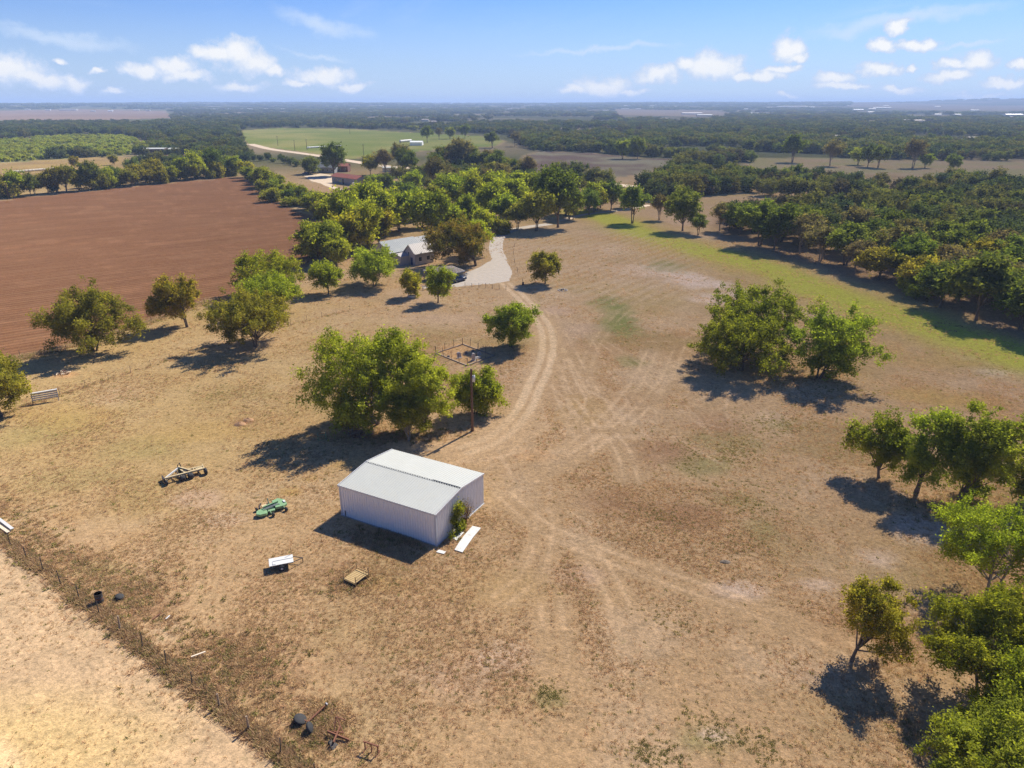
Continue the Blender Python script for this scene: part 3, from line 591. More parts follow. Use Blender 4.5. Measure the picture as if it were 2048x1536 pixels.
def mid(kind, px, py, width, label, group, squash=1.0, name='tree'):
    """a tree at pixel (px,py) on the ground with a crown about width pixels wide"""
    global N_TREES; N_TREES += 1
    x, y = G(px, py); R0 = {'oak1': 5.4, 'oak2': 5.0, 'oak3': 5.6, 'oak4': 5.2, 'elm1': 4.6, 'elm2': 4.8, 'elm3': 4.2, 'bush1': 4.4, 'bush2': 4.2, 'bush3': 4.0, 'gold1': 4.0}[kind]
    s = width*MPP(px, py)/2/R0
    return place_tree(name, VAR[kind], (x, y, float(terrain(np.array([x]), np.array([y]))[0])), RT.uniform(0, 6.28), (s, s, s*squash*RT.uniform(.92, 1.08)), LOOK[kind]+' '+label if group else label, group)
def row(kinds, pts, n, w, label, group, jit=3, squash=1.0, seed=1, name='tree'):
    c = GP(pts); rr = random.Random(seed); P = np.array(c); L = np.concatenate([[0], np.cumsum(np.linalg.norm(np.diff(P, axis=0), axis=1))])
    for i in range(n):
        t = (i+rr.uniform(.2, .8))/n*L[-1]; k = max(0, min(len(P)-2, int(np.searchsorted(L, t)-1))); f = (t-L[k])/(L[k+1]-L[k])
        x, y = P[k]*(1-f)+P[k+1]*f; x += rr.gauss(0, jit); y += rr.gauss(0, jit)
        kd = rr.choice(kinds); s = w*rr.uniform(.75, 1.25)/2/{'o': 5.2, 'e': 4.6, 'b': 4.2, 'g': 4.0}[kd[0]]
        place_tree(name, VAR[kd], (x, y, 0), rr.uniform(0, 6.28), (s, s, s*squash*rr.uniform(.85, 1.15)), LOOK[kd]+' '+label, group)
        global N_TREES; N_TREES += 1
# hedge of trees along the far edge of the ploughed field, and down its right-hand edge
row(['elm1', 'bush1', 'oak3', 'elm2', 'oak1'], [(-30,398),(60,392),(160,382),(260,372),(360,362),(470,350)], 34, 11.5, 'hedgerow tree along the far edge of the ploughed field', 'hedgerow beyond the ploughed field', 2.0, 1.0, 3)
row(['bush1', 'bush2', 'elm1', 'elm2', 'bush3', 'gold1'], [(496,352),(545,384),(600,412),(660,436),(715,450)], 24, 9.5, 'tree in the hedge down the side of the ploughed field', 'hedge along the ploughed field', 2.0, .85, 5)
row(['bush1', 'elm1', 'oak3', 'bush2', 'elm2'], [(495,352),(535,378),(590,405),(650,428),(705,446)], 18, 8.5, 'tree in the hedge down the side of the ploughed field', 'hedge along the ploughed field', 2.4, .8, 6)
# trees round the house
H1 = [('elm1',640,528,70),('elm2',665,520,64),('gold1',700,508,70),('elm2',735,500,80),('bush1',625,515,50),('elm1',690,485,80),('elm1',745,472,80),('elm2',770,468,70),('bush1',712,470,56),('elm1',800,462,64),('elm2',720,492,70),('bush2',655,500,60),('elm1',675,535,50),('gold1',760,488,56),('elm2',780,452,60),('bush1',740,455,56),('elm1',700,452,50)]
for k, a, b, w in H1: mid(k, a, b, w*1.25, 'tree crowding the field side of the house', 'trees on the field side of the house')
H2 = [('elm1',860,478,82),('elm2',905,470,60),('bush2',880,455,60),('elm3',935,462,56),('elm2',985,440,70),('elm1',1010,452,60),('oak3',1035,458,62),('elm1',960,430,66),('elm2',915,420,60),('oak3',875,425,60),('elm1',990,415,60),('elm2',845,455,60),('elm1',830,440,56),('bush2',905,445,60),('elm2',940,405,56),('elm1',1025,430,60),('bush1',1000,468,44),('elm2',965,468,50),('elm1',895,408,56),('elm3',1040,410,50)]
for k, a, b, w in H2: mid(k, a, b, w*1.12, 'tree in the thicket between the house and the red-roofed barn', 'thicket behind the house')
for k, a, b, w, l in (('oak3',1072,462,90,'dark spreading tree arching over the gravel drive'),('oak1',1116,455,110,'large dark spreading tree beside the gravel drive with a stout trunk'),('bush3',812,412,62,'dark rounded tree standing beside the parked tarpaulin-covered trailer'),
    ('oak2',1265,447,64,'solitary dark tree on the green strip at the edge of the wood'),('oak1',1365,462,86,'wide dark tree on its own at the corner of the wood'),('oak4',1318,440,46,'thin brownish tree between two dark trees at the corner of the wood'),('oak2',1396,470,40,'slim bare-stemmed tree at the corner of the wood'),
    ('oak1',668,352,62,'tall dark tree in front of the grey farmhouse'),('bush3',622,348,44,'dark round tree left of the grey farmhouse'),('oak3',742,350,44,'dark round tree beside the far lane'),('bush2',754,372,40,'bright green bush right of the red-roofed barn'),('bush3',770,384,40,'dark green bush right of the red-roofed barn'),('elm3',738,380,22,'thin young tree at the corner of the red-roofed barn'),
    ('gold1',150,336,22,'small golden tree alone in the straw-coloured field'),('gold1',228,330,20,'small golden tree at the end of the straw-coloured field')):
    mid(k, a, b, w, l, None)
row(['oak1', 'oak3', 'oak2', 'elm1'], [(1130,440),(1175,430),(1210,420),(1245,412)], 9, 11, 'tree lining the lane beyond the spreading trees', 'trees along the lane', 4, 1.0, 8)
row(['oak4', 'oak1', 'oak3', 'oak2'], [(770,352),(820,348),(880,345),(940,348),(1000,352),(1060,360)], 20, 14, 'tree in the belt behind the red-roofed barn', 'tree belt behind the barn', 7, 1.0, 9)
row(['elm1', 'elm2', 'oak3', 'oak4'], [(850,385),(890,392),(930,398),(990,392),(1040,392)], 17, 11.5, 'tree in the middle of the belt behind the house', 'tree belt behind the house', 6, 1.0, 10)
row(['oak1', 'oak3', 'elm1'], [(1060,392),(1085,408),(1060,425),(1110,430)], 9, 12, 'tree above the gravel drive beside the small grey shed', 'trees above the drive', 5, 1.0, 12)
for i, (a, b, w) in enumerate([(1585,325,44),(1660,332,40),(1715,330,30),(1735,334,36),(1755,336,34),(1825,336,46),(1850,336,26),(1905,345,30),(855,285,24),(878,279,16),(900,278,20),(930,277,22),(985,296,26),(1030,293,22),(1245,318,30),(1275,318,34)]):
    mid(['oak2', 'oak4', 'elm1', 'oak1'][i % 4], a, b, w*1.15, 'solitary tree in the pale fields far beyond the house', 'solitary field trees')
# the wood on the right: front row by hand, then filled back
WOOD = [('oak1',1478,470,80),('oak4',1440,462,60),('oak2',1520,492,100),('oak1',1548,500,110),('oak4',1600,508,90),('oak4',1640,522,80),('oak2',1690,530,100),('oak4',1710,548,76),('oak3',1755,560,110),('elm2',1812,590,60),
        ('oak3',1840,588,120),('oak1',1880,615,120),('oak4',1915,600,110),('oak2',1955,640,150),('oak4',2010,620,120),('oak1',2040,658,130),('oak2',2100,680,150),('elm2',1830,600,50),('oak3',2080,640,140),('oak1',1985,600,130)]
WL = 'tree crowded in the wood beyond the green grass strip'
for k, a, b, w in WOOD: mid(k, a, b, w, 'tree on the front edge of the wood beside the green strip', 'front row of the wood', .76)
def fill(poly, n, spacing, seed, keep):
    g = np.random.default_rng(seed); P = np.array(poly); lo = P.min(0); hi = P.max(0)
    c = lo+g.random((9000, 2))*(hi-lo); c = c[(poly_sd(c[:, 0], c[:, 1], poly) > 1) & keep(c)]; out = np.empty((0, 2))
    for p in c:
        if len(out) and np.min((out[:, 0]-p[0])**2+(out[:, 1]-p[1])**2) < spacing**2: continue
        out = np.vstack([out, p])
        if len(out) >= n: break
    return [tuple(p) for p in out]
_wp = fill(WOOD_FLOOR, 420, 7.4, 31, lambda c: np.abs(c[:, 0]) < c[:, 1]*0.80+12)
_front = [G(a, b) for _, a, b, _ in WOOD]
_wp = [p for p in _wp if min(math.hypot(p[0]-q[0], p[1]-q[1]) for q in _front) > 5.5]
_wp = [p for p in _wp if poly_sd(np.array([p[0]]), np.array([p[1]]), WOOD_FLOOR)[0] > 9]
_wp.sort(key=lambda p: math.hypot(*p))
_nind = max(0, 296-30-N_TREES)
wood_far = _wp[_nind:]
for i, p in enumerate(_wp[:_nind]):
    k = RT.choice(['oak1', 'oak2', 'oak3', 'oak3', 'oak4', 'oak4', 'elm1', 'oak2', 'oak1']); s = RT.uniform(.85, 1.2)
    place_tree('tree', VAR[k], (p[0], p[1], 0), RT.uniform(0, 6.28), (s, s, s*RT.uniform(.72, .98)), LOOK[k]+' '+WL, 'trees of the right-hand wood')

# ------------------------------------------------------------------ countless far trees, scrub and grass: instanced stuff
def scatter(name, protos, pts, rot, scl, idx, label, cat, mats):
    """one object whose own mesh carries a few prototypes (as islands) and the points they are repeated on"""
    V = []; F = []; pid = []; tint = []; mi = []; b = 0
    for i, (v, f, t, m) in enumerate(protos):
        V.append(v); F.append(np.asarray(f)+b); b += len(v); pid += [i]*len(v); tint.append(t); mi.append(np.full(len(f), m))
    V = np.concatenate(V+[pts]); F = np.concatenate(F)
    n0 = b; n = len(V)
    ispt = np.zeros(n, np.float32); ispt[n0:] = 1
    pa = np.zeros(n, np.int32); pa[:n0] = pid; pa[n0:] = idx
    ra = np.zeros(n, np.float32); ra[n0:] = rot
    sa = np.ones((n, 3), np.float32); sa[n0:] = scl
    me = np_mesh(name, V, F, None, [('ispt', 'POINT', 'FLOAT', ispt), ('pid', 'POINT', 'INT', pa), ('rot', 'POINT', 'FLOAT', ra), ('scl', 'POINT', 'FLOAT_VECTOR', sa), ('tint', 'FACE', 'FLOAT', np.concatenate(tint).astype(np.float32))])
    for m in mats: me.materials.append(m)
    me.polygons.foreach_set('material_index', np.concatenate(mi).astype(np.int32))
    o = bpy.data.objects.new(name, me); link(o); tag(o, label, cat, kind='stuff')
    ng = bpy.data.node_groups.new(name+'_scatter', 'GeometryNodeTree')
    ng.interface.new_socket('Geometry', in_out='INPUT', socket_type='NodeSocketGeometry'); ng.interface.new_socket('Geometry', in_out='OUTPUT', socket_type='NodeSocketGeometry')
    def nn(t, **k):
        x = ng.nodes.new(t)
        for a, v in k.items(): setattr(x, a, v)
        return x
    def at(nm, typ):
        x = nn('GeometryNodeInputNamedAttribute', data_type=typ); x.inputs['Name'].default_value = nm; return x.outputs[0]
    gi = nn('NodeGroupInput'); go = nn('NodeGroupOutput'); lk = ng.links.new
    sp = nn('GeometryNodeSeparateGeometry', domain='POINT'); lk(gi.outputs[0], sp.inputs[0])
    cmp = nn('FunctionNodeCompare', data_type='FLOAT', operation='GREATER_THAN'); lk(at('ispt', 'FLOAT'), cmp.inputs[0]); cmp.inputs[1].default_value = 0.5
    lk(cmp.outputs[0], sp.inputs['Selection'])
    st = nn('GeometryNodeSplitToInstances', domain='POINT'); lk(sp.outputs[1], st.inputs[0]); lk(at('pid', 'INT'), st.inputs['Group ID'])
    ip = nn('GeometryNodeInstanceOnPoints'); lk(sp.outputs[0], ip.inputs['Points']); lk(st.outputs[0], ip.inputs['Instance'])
    ip.inputs['Pick Instance'].default_value = True; lk(at('pid', 'INT'), ip.inputs['Instance Index'])
    cx = nn('ShaderNodeCombineXYZ'); lk(at('rot', 'FLOAT'), cx.inputs[2]); er = nn('FunctionNodeEulerToRotation'); lk(cx.outputs[0], er.inputs[0]); lk(er.outputs[0], ip.inputs['Rotation'])
    lk(at('scl', 'FLOAT_VECTOR'), ip.inputs['Scale']); lk(ip.outputs[0], go.inputs[0])
    md = o.modifiers.new('scatter', 'NODES'); md.node_group = ng
    return o
def mesh_arrays(me):
    v = np.empty(len(me.vertices)*3, np.float32); me.vertices.foreach_get('co', v); f = np.empty(len(me.loops), np.int32); me.loops.foreach_get('vertex_index', f)
    t = np.empty(len(me.polygons), np.float32); me.attributes['tint'].data.foreach_get('value', t)
    return v.reshape(-1, 3), f.reshape(-1, 3), t
def far_woods():
    for nm, a, b in (('leaf_dark', (.042, .062, .03), (.115, .14, .05)), ('leaf_olive', (.075, .085, .03), (.18, .17, .05)), ('leaf_green', (.07, .095, .028), (.18, .205, .05)), ('leaf_brown', (.06, .056, .036), (.12, .10, .06)), ('leaf_lime', (.11, .135, .03), (.25, .26, .05))): M['far_'+nm] = leaf_mat('far_'+nm, a, b, .3)
    kinds = [('leaf_dark', 'round'), ('leaf_dark', 'dome'), ('leaf_olive', 'round'), ('leaf_green', 'round'), ('leaf_brown', 'dome'), ('leaf_lime', 'dome')]
    mats = [M['far_leaf_dark'], M['far_leaf_olive'], M['far_leaf_green'], M['far_leaf_brown'], M['far_leaf_lime']]; names = ['leaf_dark', 'leaf_olive', 'leaf_green', 'leaf_brown', 'leaf_lime']
    protos = []
    for i, (mt, sh) in enumerate(kinds):
        t, c = tree_mesh('far_tree%d' % i, 300+i, 10, 5.5, 0.6, 2600, .62, mt, shape=sh, lobes=8, clump=1.2, clumps=60, twigs=4, lobe_r=.5)
        v, f, tn = mesh_arrays(c); protos.append((v, f, tn, names.index(mt))); bpy.data.meshes.remove(t); bpy.data.meshes.remove(c)
    g = np.random.default_rng(9)
    # candidate points over the far country, thinning with distance
    pts = []; sc = []
    for (r0, r1, sp) in ((360, 700, 8.5), (700, 1200, 11.5), (1200, 2000, 18), (2000, 3200, 28), (3200, 5200, 48), (5200, 11000, 90)):
        n = int(1.55/2*(r1**2-r0**2)/sp**2*1.0); rr = np.sqrt(g.uniform(r0**2, r1**2, n)); aa = g.uniform(-.80, .80, n)
        x = rr*np.sin(aa); y = rr*np.cos(aa)
        dens = fbm(x/170, y/170, 201, 4)*0.55+fbm(x/620+7, y/620, 207, 3)*0.45
        d2 = fbm(x/60, y/60, 215, 3)
        k = (dens+0.25*(d2-.5)) > np.where(rr < 900, 0.405, np.where(rr < 1500, 0.41, np.where(rr < 2600, 0.465, 0.49)))
        for key in ('plough', 'green_field', 'brown_field', 'gold_field', 'pale_field', 'far_brown', 'far_tan', 'far_tan2'):
            sd = poly_sd(x, y, ZONES[key]); k &= (sd < -3)
        inscrub = poly_sd(x, y, ZONES['scrub']) > -5
        k &= ~inscrub
        k &= poly_sd(x, y, CLEAR) < 0
        k &= ~((poly_sd(x, y, WOOD_FLOOR) > -4))
        for kp in KEEP: k &= poly_sd(x, y, kp) < 0
        for rd in ROADS: k &= seg_dist(x, y, rd[0]) > rd[1]+5
        for bx, by, bw in FB_POS: k &= ~((np.abs(x-bx) < bw*.75+6) & (y < by+10) & (y > by*0.87))
        for bx, by, br in BUILD_AT: k &= np.hypot(x-bx, y-by) > br
        pts.append(np.stack([x[k], y[k]], 1)); sc.append(np.full(k.sum(), sp/8.5*(0.92 if sp < 12 else 0.75)))
    # belts of trees that border the fields
    for belt, n, s in BELTS:
        c = np.array(curve_pts(GP(belt), 12)); i = g.integers(0, len(c)-1, n); f = g.random(n)[:, None]
        p = c[i]*(1-f)+c[i+1]*f; d = np.hypot(p[:, 0], p[:, 1])[:, None]; p = p+g.normal(size=(n, 2))*d*np.array([[.004, .012]])
        pts.append(p); sc.append(np.full(n, s))
    pts.append(np.array(wood_far)); sc.append(np.full(len(wood_far), 1.0))
    P = np.concatenate(pts); S = np.concatenate(sc)*g.uniform(.7, 1.25, len(P))
    z = terrain(P[:, 0], P[:, 1])
    idx = np.where(np.hypot(P[:, 0], P[:, 1]) < 950, g.choice(6, len(P), p=[.17, .14, .26, .23, .09, .11]), g.choice(6, len(P), p=[.36, .24, .17, .11, .09, .03]))
    scl = np.stack([S, S, np.minimum(S, 1.0+0.05*(S-1))*g.uniform(.75, 1.15, len(P))], 1)
    print('far trees', len(P))
    scatter('far_woodland', protos, np.stack([P[:, 0], P[:, 1], z-0.2], 1), g.uniform(0, 6.28, len(P)), scl, idx, 'dark green woodland massed across the far country to the horizon', 'woodland', mats)
    # low mesquite scrub on the left
    x, y = g.uniform(-900, -150, 9000), g.uniform(480, 1000, 9000); k = poly_sd(x, y, ZONES['scrub']) > 0; x, y = x[k], y[k]; n = len(x)
    S = g.uniform(.28, .62, n)
    protos2 = [(p[0], p[1], p[2], 0) for p in (protos[1], protos[3], protos[5])]
    scatter('green_scrub', protos2, np.stack([x, y, 0*x-.3], 1), g.uniform(0, 6.28, n), np.stack([S, S, S*.8], 1), g.integers(0, 3, n), 'pale green low scrub covering the hillside beyond the straw-coloured field', 'scrub', [M['leaf_scrub']])
M['leaf_scrub'] = leaf_mat('leaf_scrub', (0.164, 0.199, 0.034), (0.386, 0.406, 0.078), 0.52)
BELTS = [([(1060,300),(1130,300),(1200,304),(1290,312),(1370,314)], 70, 1.15), ([(1370,330),(1440,325),(1490,322)], 30, 1.2), ([(1300,384),(1350,368),(1400,352)], 34, 1.05), ([(540,252),(640,250),(740,252),(850,258),(980,266),(1060,272)], 120, 1.4),
         ([(1050,290),(1100,285),(1160,286)], 40, 1.0), ([(1480,300),(1640,306),(1800,310),(2050,312)], 130, 1.2), ([(1880,372),(1950,374),(2060,378)], 30, .9), ([(380,330),(430,322),(470,312)], 40, .9), ([(330,345),(400,342),(470,338)], 26, .8), ([(90,318),(150,314),(215,312)], 26, .8),
         ([(0,264),(120,258),(260,256),(380,262),(470,258)], 120, 1.5), ([(1120,345),(1180,372),(1230,380)], 20, .9), ([(1300,400),(1400,388),(1480,380)], 50, 1.05), ([(520,318),(560,326),(600,335)], 14, .6)]
# ground kept open: the homestead, lanes and pasture
CLEAR = GP([(430,1536),(-400,1100),(-400,420),(0,398),(480,352),(560,340),(600,345),(640,338),(700,342),(760,350),(800,372),(860,392),(1000,372),(1050,372),(1110,420),(1230,412),(1300,425),(1440,470),(2100,660),(2400,900),(2400,1536)])
KEEP = [GP(p) for p in ([(490,256),(1010,268),(1060,300),(1060,352),(640,347),(520,332),(480,300)], [(1050,303),(1370,316),(1300,366),(1200,385),(1085,380),(1040,350)], [(1500,313),(1800,320),(2060,322),(2300,330),(2300,392),(2000,384),(1800,376),(1500,348)],
        [(-300,318),(120,310),(290,318),(250,365),(0,400),(-300,430)], [(-600,222),(340,222),(350,247),(-600,252)], [(1225,220),(1475,226),(1410,243),(1235,238)], [(1700,213),(2300,219),(2300,232),(1700,226)])]
ROADS = []
def road(name, pts, w, z, mat, label):
    c = curve_pts(GP(pts), 8); ROADS.append((c, w)); rr = random.Random(len(c)); V = []; F = []
    a = offset(c, w/2); b = offset(c, -w/2)
    for i in range(len(c)):
        j = rr.uniform(-.12, .12)*w/4; zz = z+float(terrain(np.array([c[i][0]]), np.array([c[i][1]]))[0]); V += [(a[i][0]+j, a[i][1]+j, zz), (b[i][0]+j, b[i][1]-j, zz)]
        if i: F.append((2*i-2, 2*i-1, 2*i+1, 2*i))
    me = bpy.data.meshes.new(name); me.from_pydata(V, [], F); me.materials.append(mat); o = bpy.data.objects.new(name, me); link(o)
    return tag(o, label, 'road', kind='structure')
M['gravel'] = simple_mat('gravel', (0.275, 0.245, 0.21), 0.95, var=0.22, scale=0.9, dirt=(0.36, 0.27, 0.18), dirt_amt=0.6, spec=0.1)
M['caliche'] = simple_mat('caliche', (0.42, 0.335, 0.24), 0.95, var=0.15, scale=0.3, dirt=(0.36, 0.27, 0.17), dirt_amt=0.5, spec=0.1)
M['asphalt'] = simple_mat('asphalt', (0.40, 0.38, 0.36), 0.9, var=0.1, scale=0.05, spec=0.1)
road('driveway', [(1000,520),(992,500),(994,482),(1006,468),(1030,459),(1062,453),(1100,448)], 4.2, 0.012, M['gravel'], 'pale gravel drive curving past the house')
road('lane', [(1120,442),(1160,431),(1200,425),(1245,420),(1300,410)], 3.2, 0.012, M['caliche'], 'pale dirt lane crossing behind the green strip')
road('farm_lane', [(798,414),(760,405),(720,394),(684,381),(652,369),(640,360),(625,352)], 3.4, 0.02, M['caliche'], 'pale farm lane leading up to the red-roofed barn')
road('country_road', [(500,288),(540,298),(590,305),(640,312),(700,322),(760,331),(840,338),(960,344),(1060,353),(1130,358),(1200,365),(1260,372),(1340,374),(1430,378)], 9, 0.03, M['caliche'], 'pale country road running behind the barn and the brown field')
def yard(name, poly, z, mat, label):
    P = GP(poly); rr = random.Random(3); Q = []
    for i, p in enumerate(P):
        q = P[(i+1) % len(P)]; n = 6
        for k in range(n): Q.append((p[0]+(q[0]-p[0])*k/n+rr.uniform(-.25, .25), p[1]+(q[1]-p[1])*k/n+rr.uniform(-.25, .25)))
    me = bpy.data.meshes.new(name); me.from_pydata([(x, y, z) for x, y in Q], [], [tuple(range(len(Q)))]); me.materials.append(mat); o = bpy.data.objects.new(name, me); link(o)
    return tag(o, label, 'yard', kind='structure')
yard('gravel_yard', [(895,560),(925,548),(955,536),(980,522),(1000,508),(1010,515),(1018,530),(1025,548),(1018,562),(990,567),(950,570),(915,574),(895,572)], 0.008, M['gravel'], 'pale gravel turning circle in front of the carport')
yard('farm_yard', [(608,352),(640,347),(664,350),(668,362),(664,370),(645,368),(622,362)], 0.012, M['caliche'], 'pale bare yard beside the red-roofed barn')
def ray_ground(px, py):            # where a sight line meets the far rolling ground
    a_, b_, c_ = ray(px, py); t = 900/b_
    while t*b_ < 10500 and CAM_H+c_*t > float(terrain(np.array([a_*t]), np.array([b_*t]))[0]): t *= 1.01
    return a_*t, b_*t, t
FB = [(36,214,10),(55,220,8),(95,221,10),(135,221,34),(185,223,9),(220,223,9),(272,221,12),(295,222,9),(430,219,9),(520,220,14),(705,219,10),(740,226,20),(850,243,14),(865,247,14),(1299,216,16),(1385,229,40),(1410,233,30),(1505,229,26),(1572,214,34),(1600,214,26),(1620,215,18),(1718,221,20),(1765,217,36),(1745,219,14),(1950,222,16),(2030,232,34),(1045,211,8),(1066,211,8),(1850,288,30),(1965,288,40),(1680,282,26),(1325,241,20),(1745,247,26),(1830,246,40),(620,214,12),(900,212,10),(330,246,16),(80,257,12),(395,259,12),(1180,214,12),(1460,240,10)]
_rb = random.Random(12)
FB += [(_rb.uniform(1180, 2030), _rb.choice([212.5, 214, 216, 219, 222, 226, 231, 237, 244]), _rb.uniform(7, 15)) for _ in range(34)]+[(_rb.uniform(420, 1100), _rb.choice([212.5, 215, 219, 224]), _rb.uniform(6, 11)) for _ in range(10)]
FB_POS = [(lambda q: (q[0], q[1], w*q[2]/FPX))(ray_ground(px, py)) for px, py, w in FB]
BUILD_AT = [(*G(700,368), 26), (*G(640,345), 22), (*G(320,322), 40), (*G(832,290), 20), (*G(1010,375), 10)]
far_woods()

# ------------------------------------------------------------------ metal shed
M['white_metal'] = simple_mat('white_metal', (0.60, 0.61, 0.61), 0.42, var=0.05, scale=0.6, dirt=(0.50, 0.48, 0.43), dirt_amt=0.22)
M['roof_white'] = simple_mat('roof_white', (0.355, 0.365, 0.34), 0.6, spec=0.15, var=0.06, scale=0.4, dirt=(0.36, 0.36, 0.32), dirt_amt=0.45)
M['trim_grey'] = simple_mat('trim_grey', (0.40, 0.42, 0.44), 0.5, var=0.06)
M['concrete'] = simple_mat('concrete', (0.36, 0.34, 0.31), 0.9, var=0.15, scale=1.5, dirt=(0.2, 0.16, 0.11), dirt_amt=0.4)
M['rust'] = simple_mat('rust', (0.155, 0.062, 0.032), 0.85, var=0.35, scale=6)
M['dark_steel'] = simple_mat('dark_steel', (0.055, 0.05, 0.048), 0.6, 0.4, var=0.25, scale=5)
M['rubber'] = simple_mat('rubber', (0.022, 0.022, 0.023), 0.85, var=0.2, scale=8)
M['tan_paint'] = simple_mat('tan_paint', (0.42, 0.34, 0.19), 0.6, var=0.15, scale=3, dirt=(0.2, 0.12, 0.07), dirt_amt=0.5)
M['green_paint'] = simple_mat('green_paint', (0.15, 0.27, 0.13), 0.5, var=0.12, scale=2, dirt=(0.26, 0.32, 0.19), dirt_amt=0.6)
M['dark_green'] = simple_mat('dark_green', (0.02, 0.055, 0.035), 0.55, var=0.2)
M['white_paint'] = simple_mat('white_paint', (0.46, 0.46, 0.44), 0.5, var=0.05, dirt=(0.5, 0.47, 0.4), dirt_amt=0.25)
M['bright_steel'] = simple_mat('bright_steel', (0.45, 0.44, 0.43), 0.35, 0.7, var=0.1)
M['yellow_wood'] = simple_mat('yellow_wood', (0.33, 0.23, 0.10), 0.8, var=0.2, scale=4)
M['old_wood'] = simple_mat('old_wood', (0.24, 0.18, 0.125), 0.9, var=0.25, scale=3)
M['pale_wood'] = simple_mat('pale_wood', (0.55, 0.46, 0.34), 0.85, var=0.15, scale=3)
M['grey_wood'] = simple_mat('grey_wood', (0.30, 0.30, 0.31), 0.85, var=0.15, scale=3)
M['pole_wood'] = simple_mat('pole_wood', (0.095, 0.055, 0.035), 0.9, var=0.25, scale=2)
M['stone'] = simple_mat('stone', (0.34, 0.31, 0.28), 0.85, var=0.2, scale=2)
M['dark_stone'] = simple_mat('dark_stone', (0.13, 0.12, 0.115), 0.8, var=0.25, scale=2)
M['soil'] = simple_mat('soil', (0.27, 0.155, 0.08), 0.95, var=0.25, scale=2)
M['glass'] = simple_mat('glass', (0.03, 0.035, 0.04), 0.12, var=0.05, spec=0.6)
M['blue_paint'] = simple_mat('blue_paint', (0.03, 0.05, 0.11), 0.35, var=0.05)
def profile(width, ribs, h):
    p = width/ribs; U = []
    for i in range(ribs):
        for a, b in ((0.0, 0), (.34, 0), (.44, h), (.56, h), (.66, 0)): U.append((i*p+a*p, b))
    U.append((width, 0)); return U
def sheet(U, f0, f1, place):      # extrude a ribbed profile between f0(u) and f1(u); place(u, v, out) gives the 3D point
    V = []
    for u, h in U: V += [place(u, f0(u), h), place(u, f1(u), h)]
    return MB().add(V, [(2*i, 2*i+2, 2*i+3, 2*i+1) for i in range(len(U)-1)])
def metal_shed():
    Lp = Vector((*G(684,1030), 0)); Cp = Vector((*G(873,1092), 0)); d = Cp-Lp
    root = empty('metal_shed', Lp, math.atan2(d.y, d.x)); tag(root, 'white ribbed metal shed with a low gabled roof in the dry pasture', 'shed')
    W, D, E_, RI = 12.15, 9.15, 3.68, 0.56; n = 13; pw = W/n; ng = 10; gw = D/ng
    MB().box(-.12, W+.12, -.12, D+.12, -.2, 0.05).build('slab', M['concrete'], root)
    U = profile(pw, 3, .05); UG = profile(gw, 3, .05)
    front = None
    for i in range(n):
        o = sheet(U, lambda u: .06, lambda u: E_-.02, lambda u, v, h: (u, -h, v)).build('wall_panel', M['white_metal'], root) if not front else link(bpy.data.objects.new('wall_panel', front.data), root)
        front = front or o; o.location = (i*pw, 0, 0)
        b = link(bpy.data.objects.new('wall_panel', front.data), root); b.location = ((i+1)*pw, D, 0); b.rotation_euler = (0, 0, math.pi)
    zt = lambda y: E_+RI*(1-abs(y-D/2)/(D/2))-.03
    for i in range(ng):
        y0 = i*gw
        sheet(UG, lambda u: .06, lambda u: zt(y0+u), lambda u, v, h: (W+h, y0+u, v)).build('wall_panel', M['white_metal'], root)
        sheet(UG, lambda u: .06, lambda u: zt(y0+u), lambda u, v, h: (-h, y0+u, v)).build('wall_panel', M['white_metal'], root)
    UR = profile(W/n+.0, 3, .04); gap = .085
    def slope(y, near): return E_+RI*(1-abs(y-D/2)/(D/2))+.02+(0.0 if near else .045)
    for i in range(n):
        x0 = i*pw
        o = sheet(UR, lambda u: -.12, lambda u: D/2-gap, lambda u, v, h: (x0+u, v, slope(v, True)+h)).build('roof_panel', M['roof_white'], root)
        o = sheet(UR, lambda u: D/2+gap, lambda u: D+.12, lambda u, v, h: (x0+u, v, slope(v, False)+h)).build('roof_panel', M['roof_white'], root)
    # closure teeth left along the open ridge
    t = MB(); k = 0; x = .1
    while x < W-.1:
        w = .17 if x < W-3.2 else .12
        t.box(x, x+w, D/2-gap-.02, D/2+gap+.01, E_+RI-.02, E_+RI+.055); x += .31
    t.build('ridge_closure', M['roof_white'], root)
    MB().bar((W-3.4, D/2+.085, E_+RI+.11), (W-.15, D/2+.085, E_+RI+.11), .05, .05).build('ridge_cap', M['roof_white'], root)
    for x, y in ((0, 0), (W, 0), (0, D), (W, D)):
        sx = -1 if x == 0 else 1; sy = -1 if y == 0 else 1
        m = MB(); m.box(*sorted((x-sx*.16, x+sx*.042)), *sorted((y+sy*.038, y+sy*.05)), .04, E_-.03); m.box(*sorted((x+sx*.038, x+sx*.05)), *sorted((y-sy*.16, y+sy*.036)), .04, E_-.05); m.build('corner_trim', M['trim_grey'], root)
    for y, s in ((-.13, -1), (D+.13, 1)):
        MB().box(-.1, W+.1, min(y, y-s*.03), max(y, y-s*.03), E_-.16, E_+.015+(0 if s < 0 else .03)).build('eave_trim', M['trim_grey'], root)
    for x in (-.09, W+.09):
        for ya, yb, nr in ((-.12, D/2, True), (D/2, D+.12, False)):
            MB().bar((x, ya, slope(ya, nr)-.03), (x, yb, slope(yb, nr)-.03), .05, .14).build('rake_trim', M['white_metal'], root)
    MB().box(W+.045, W+.075, .3, 3.2, .03, .10).build('base_trim', M['white_metal'], root)
    MB().box(W+.045, W+.075, 5.6, D-.1, .03, .10).build('base_trim', M['white_metal'], root)
    MB().box(.55, .6, -.12, -.05, .1, .75).build('pipe_stub', M['dark_steel'], root)
    return root
shed = metal_shed()
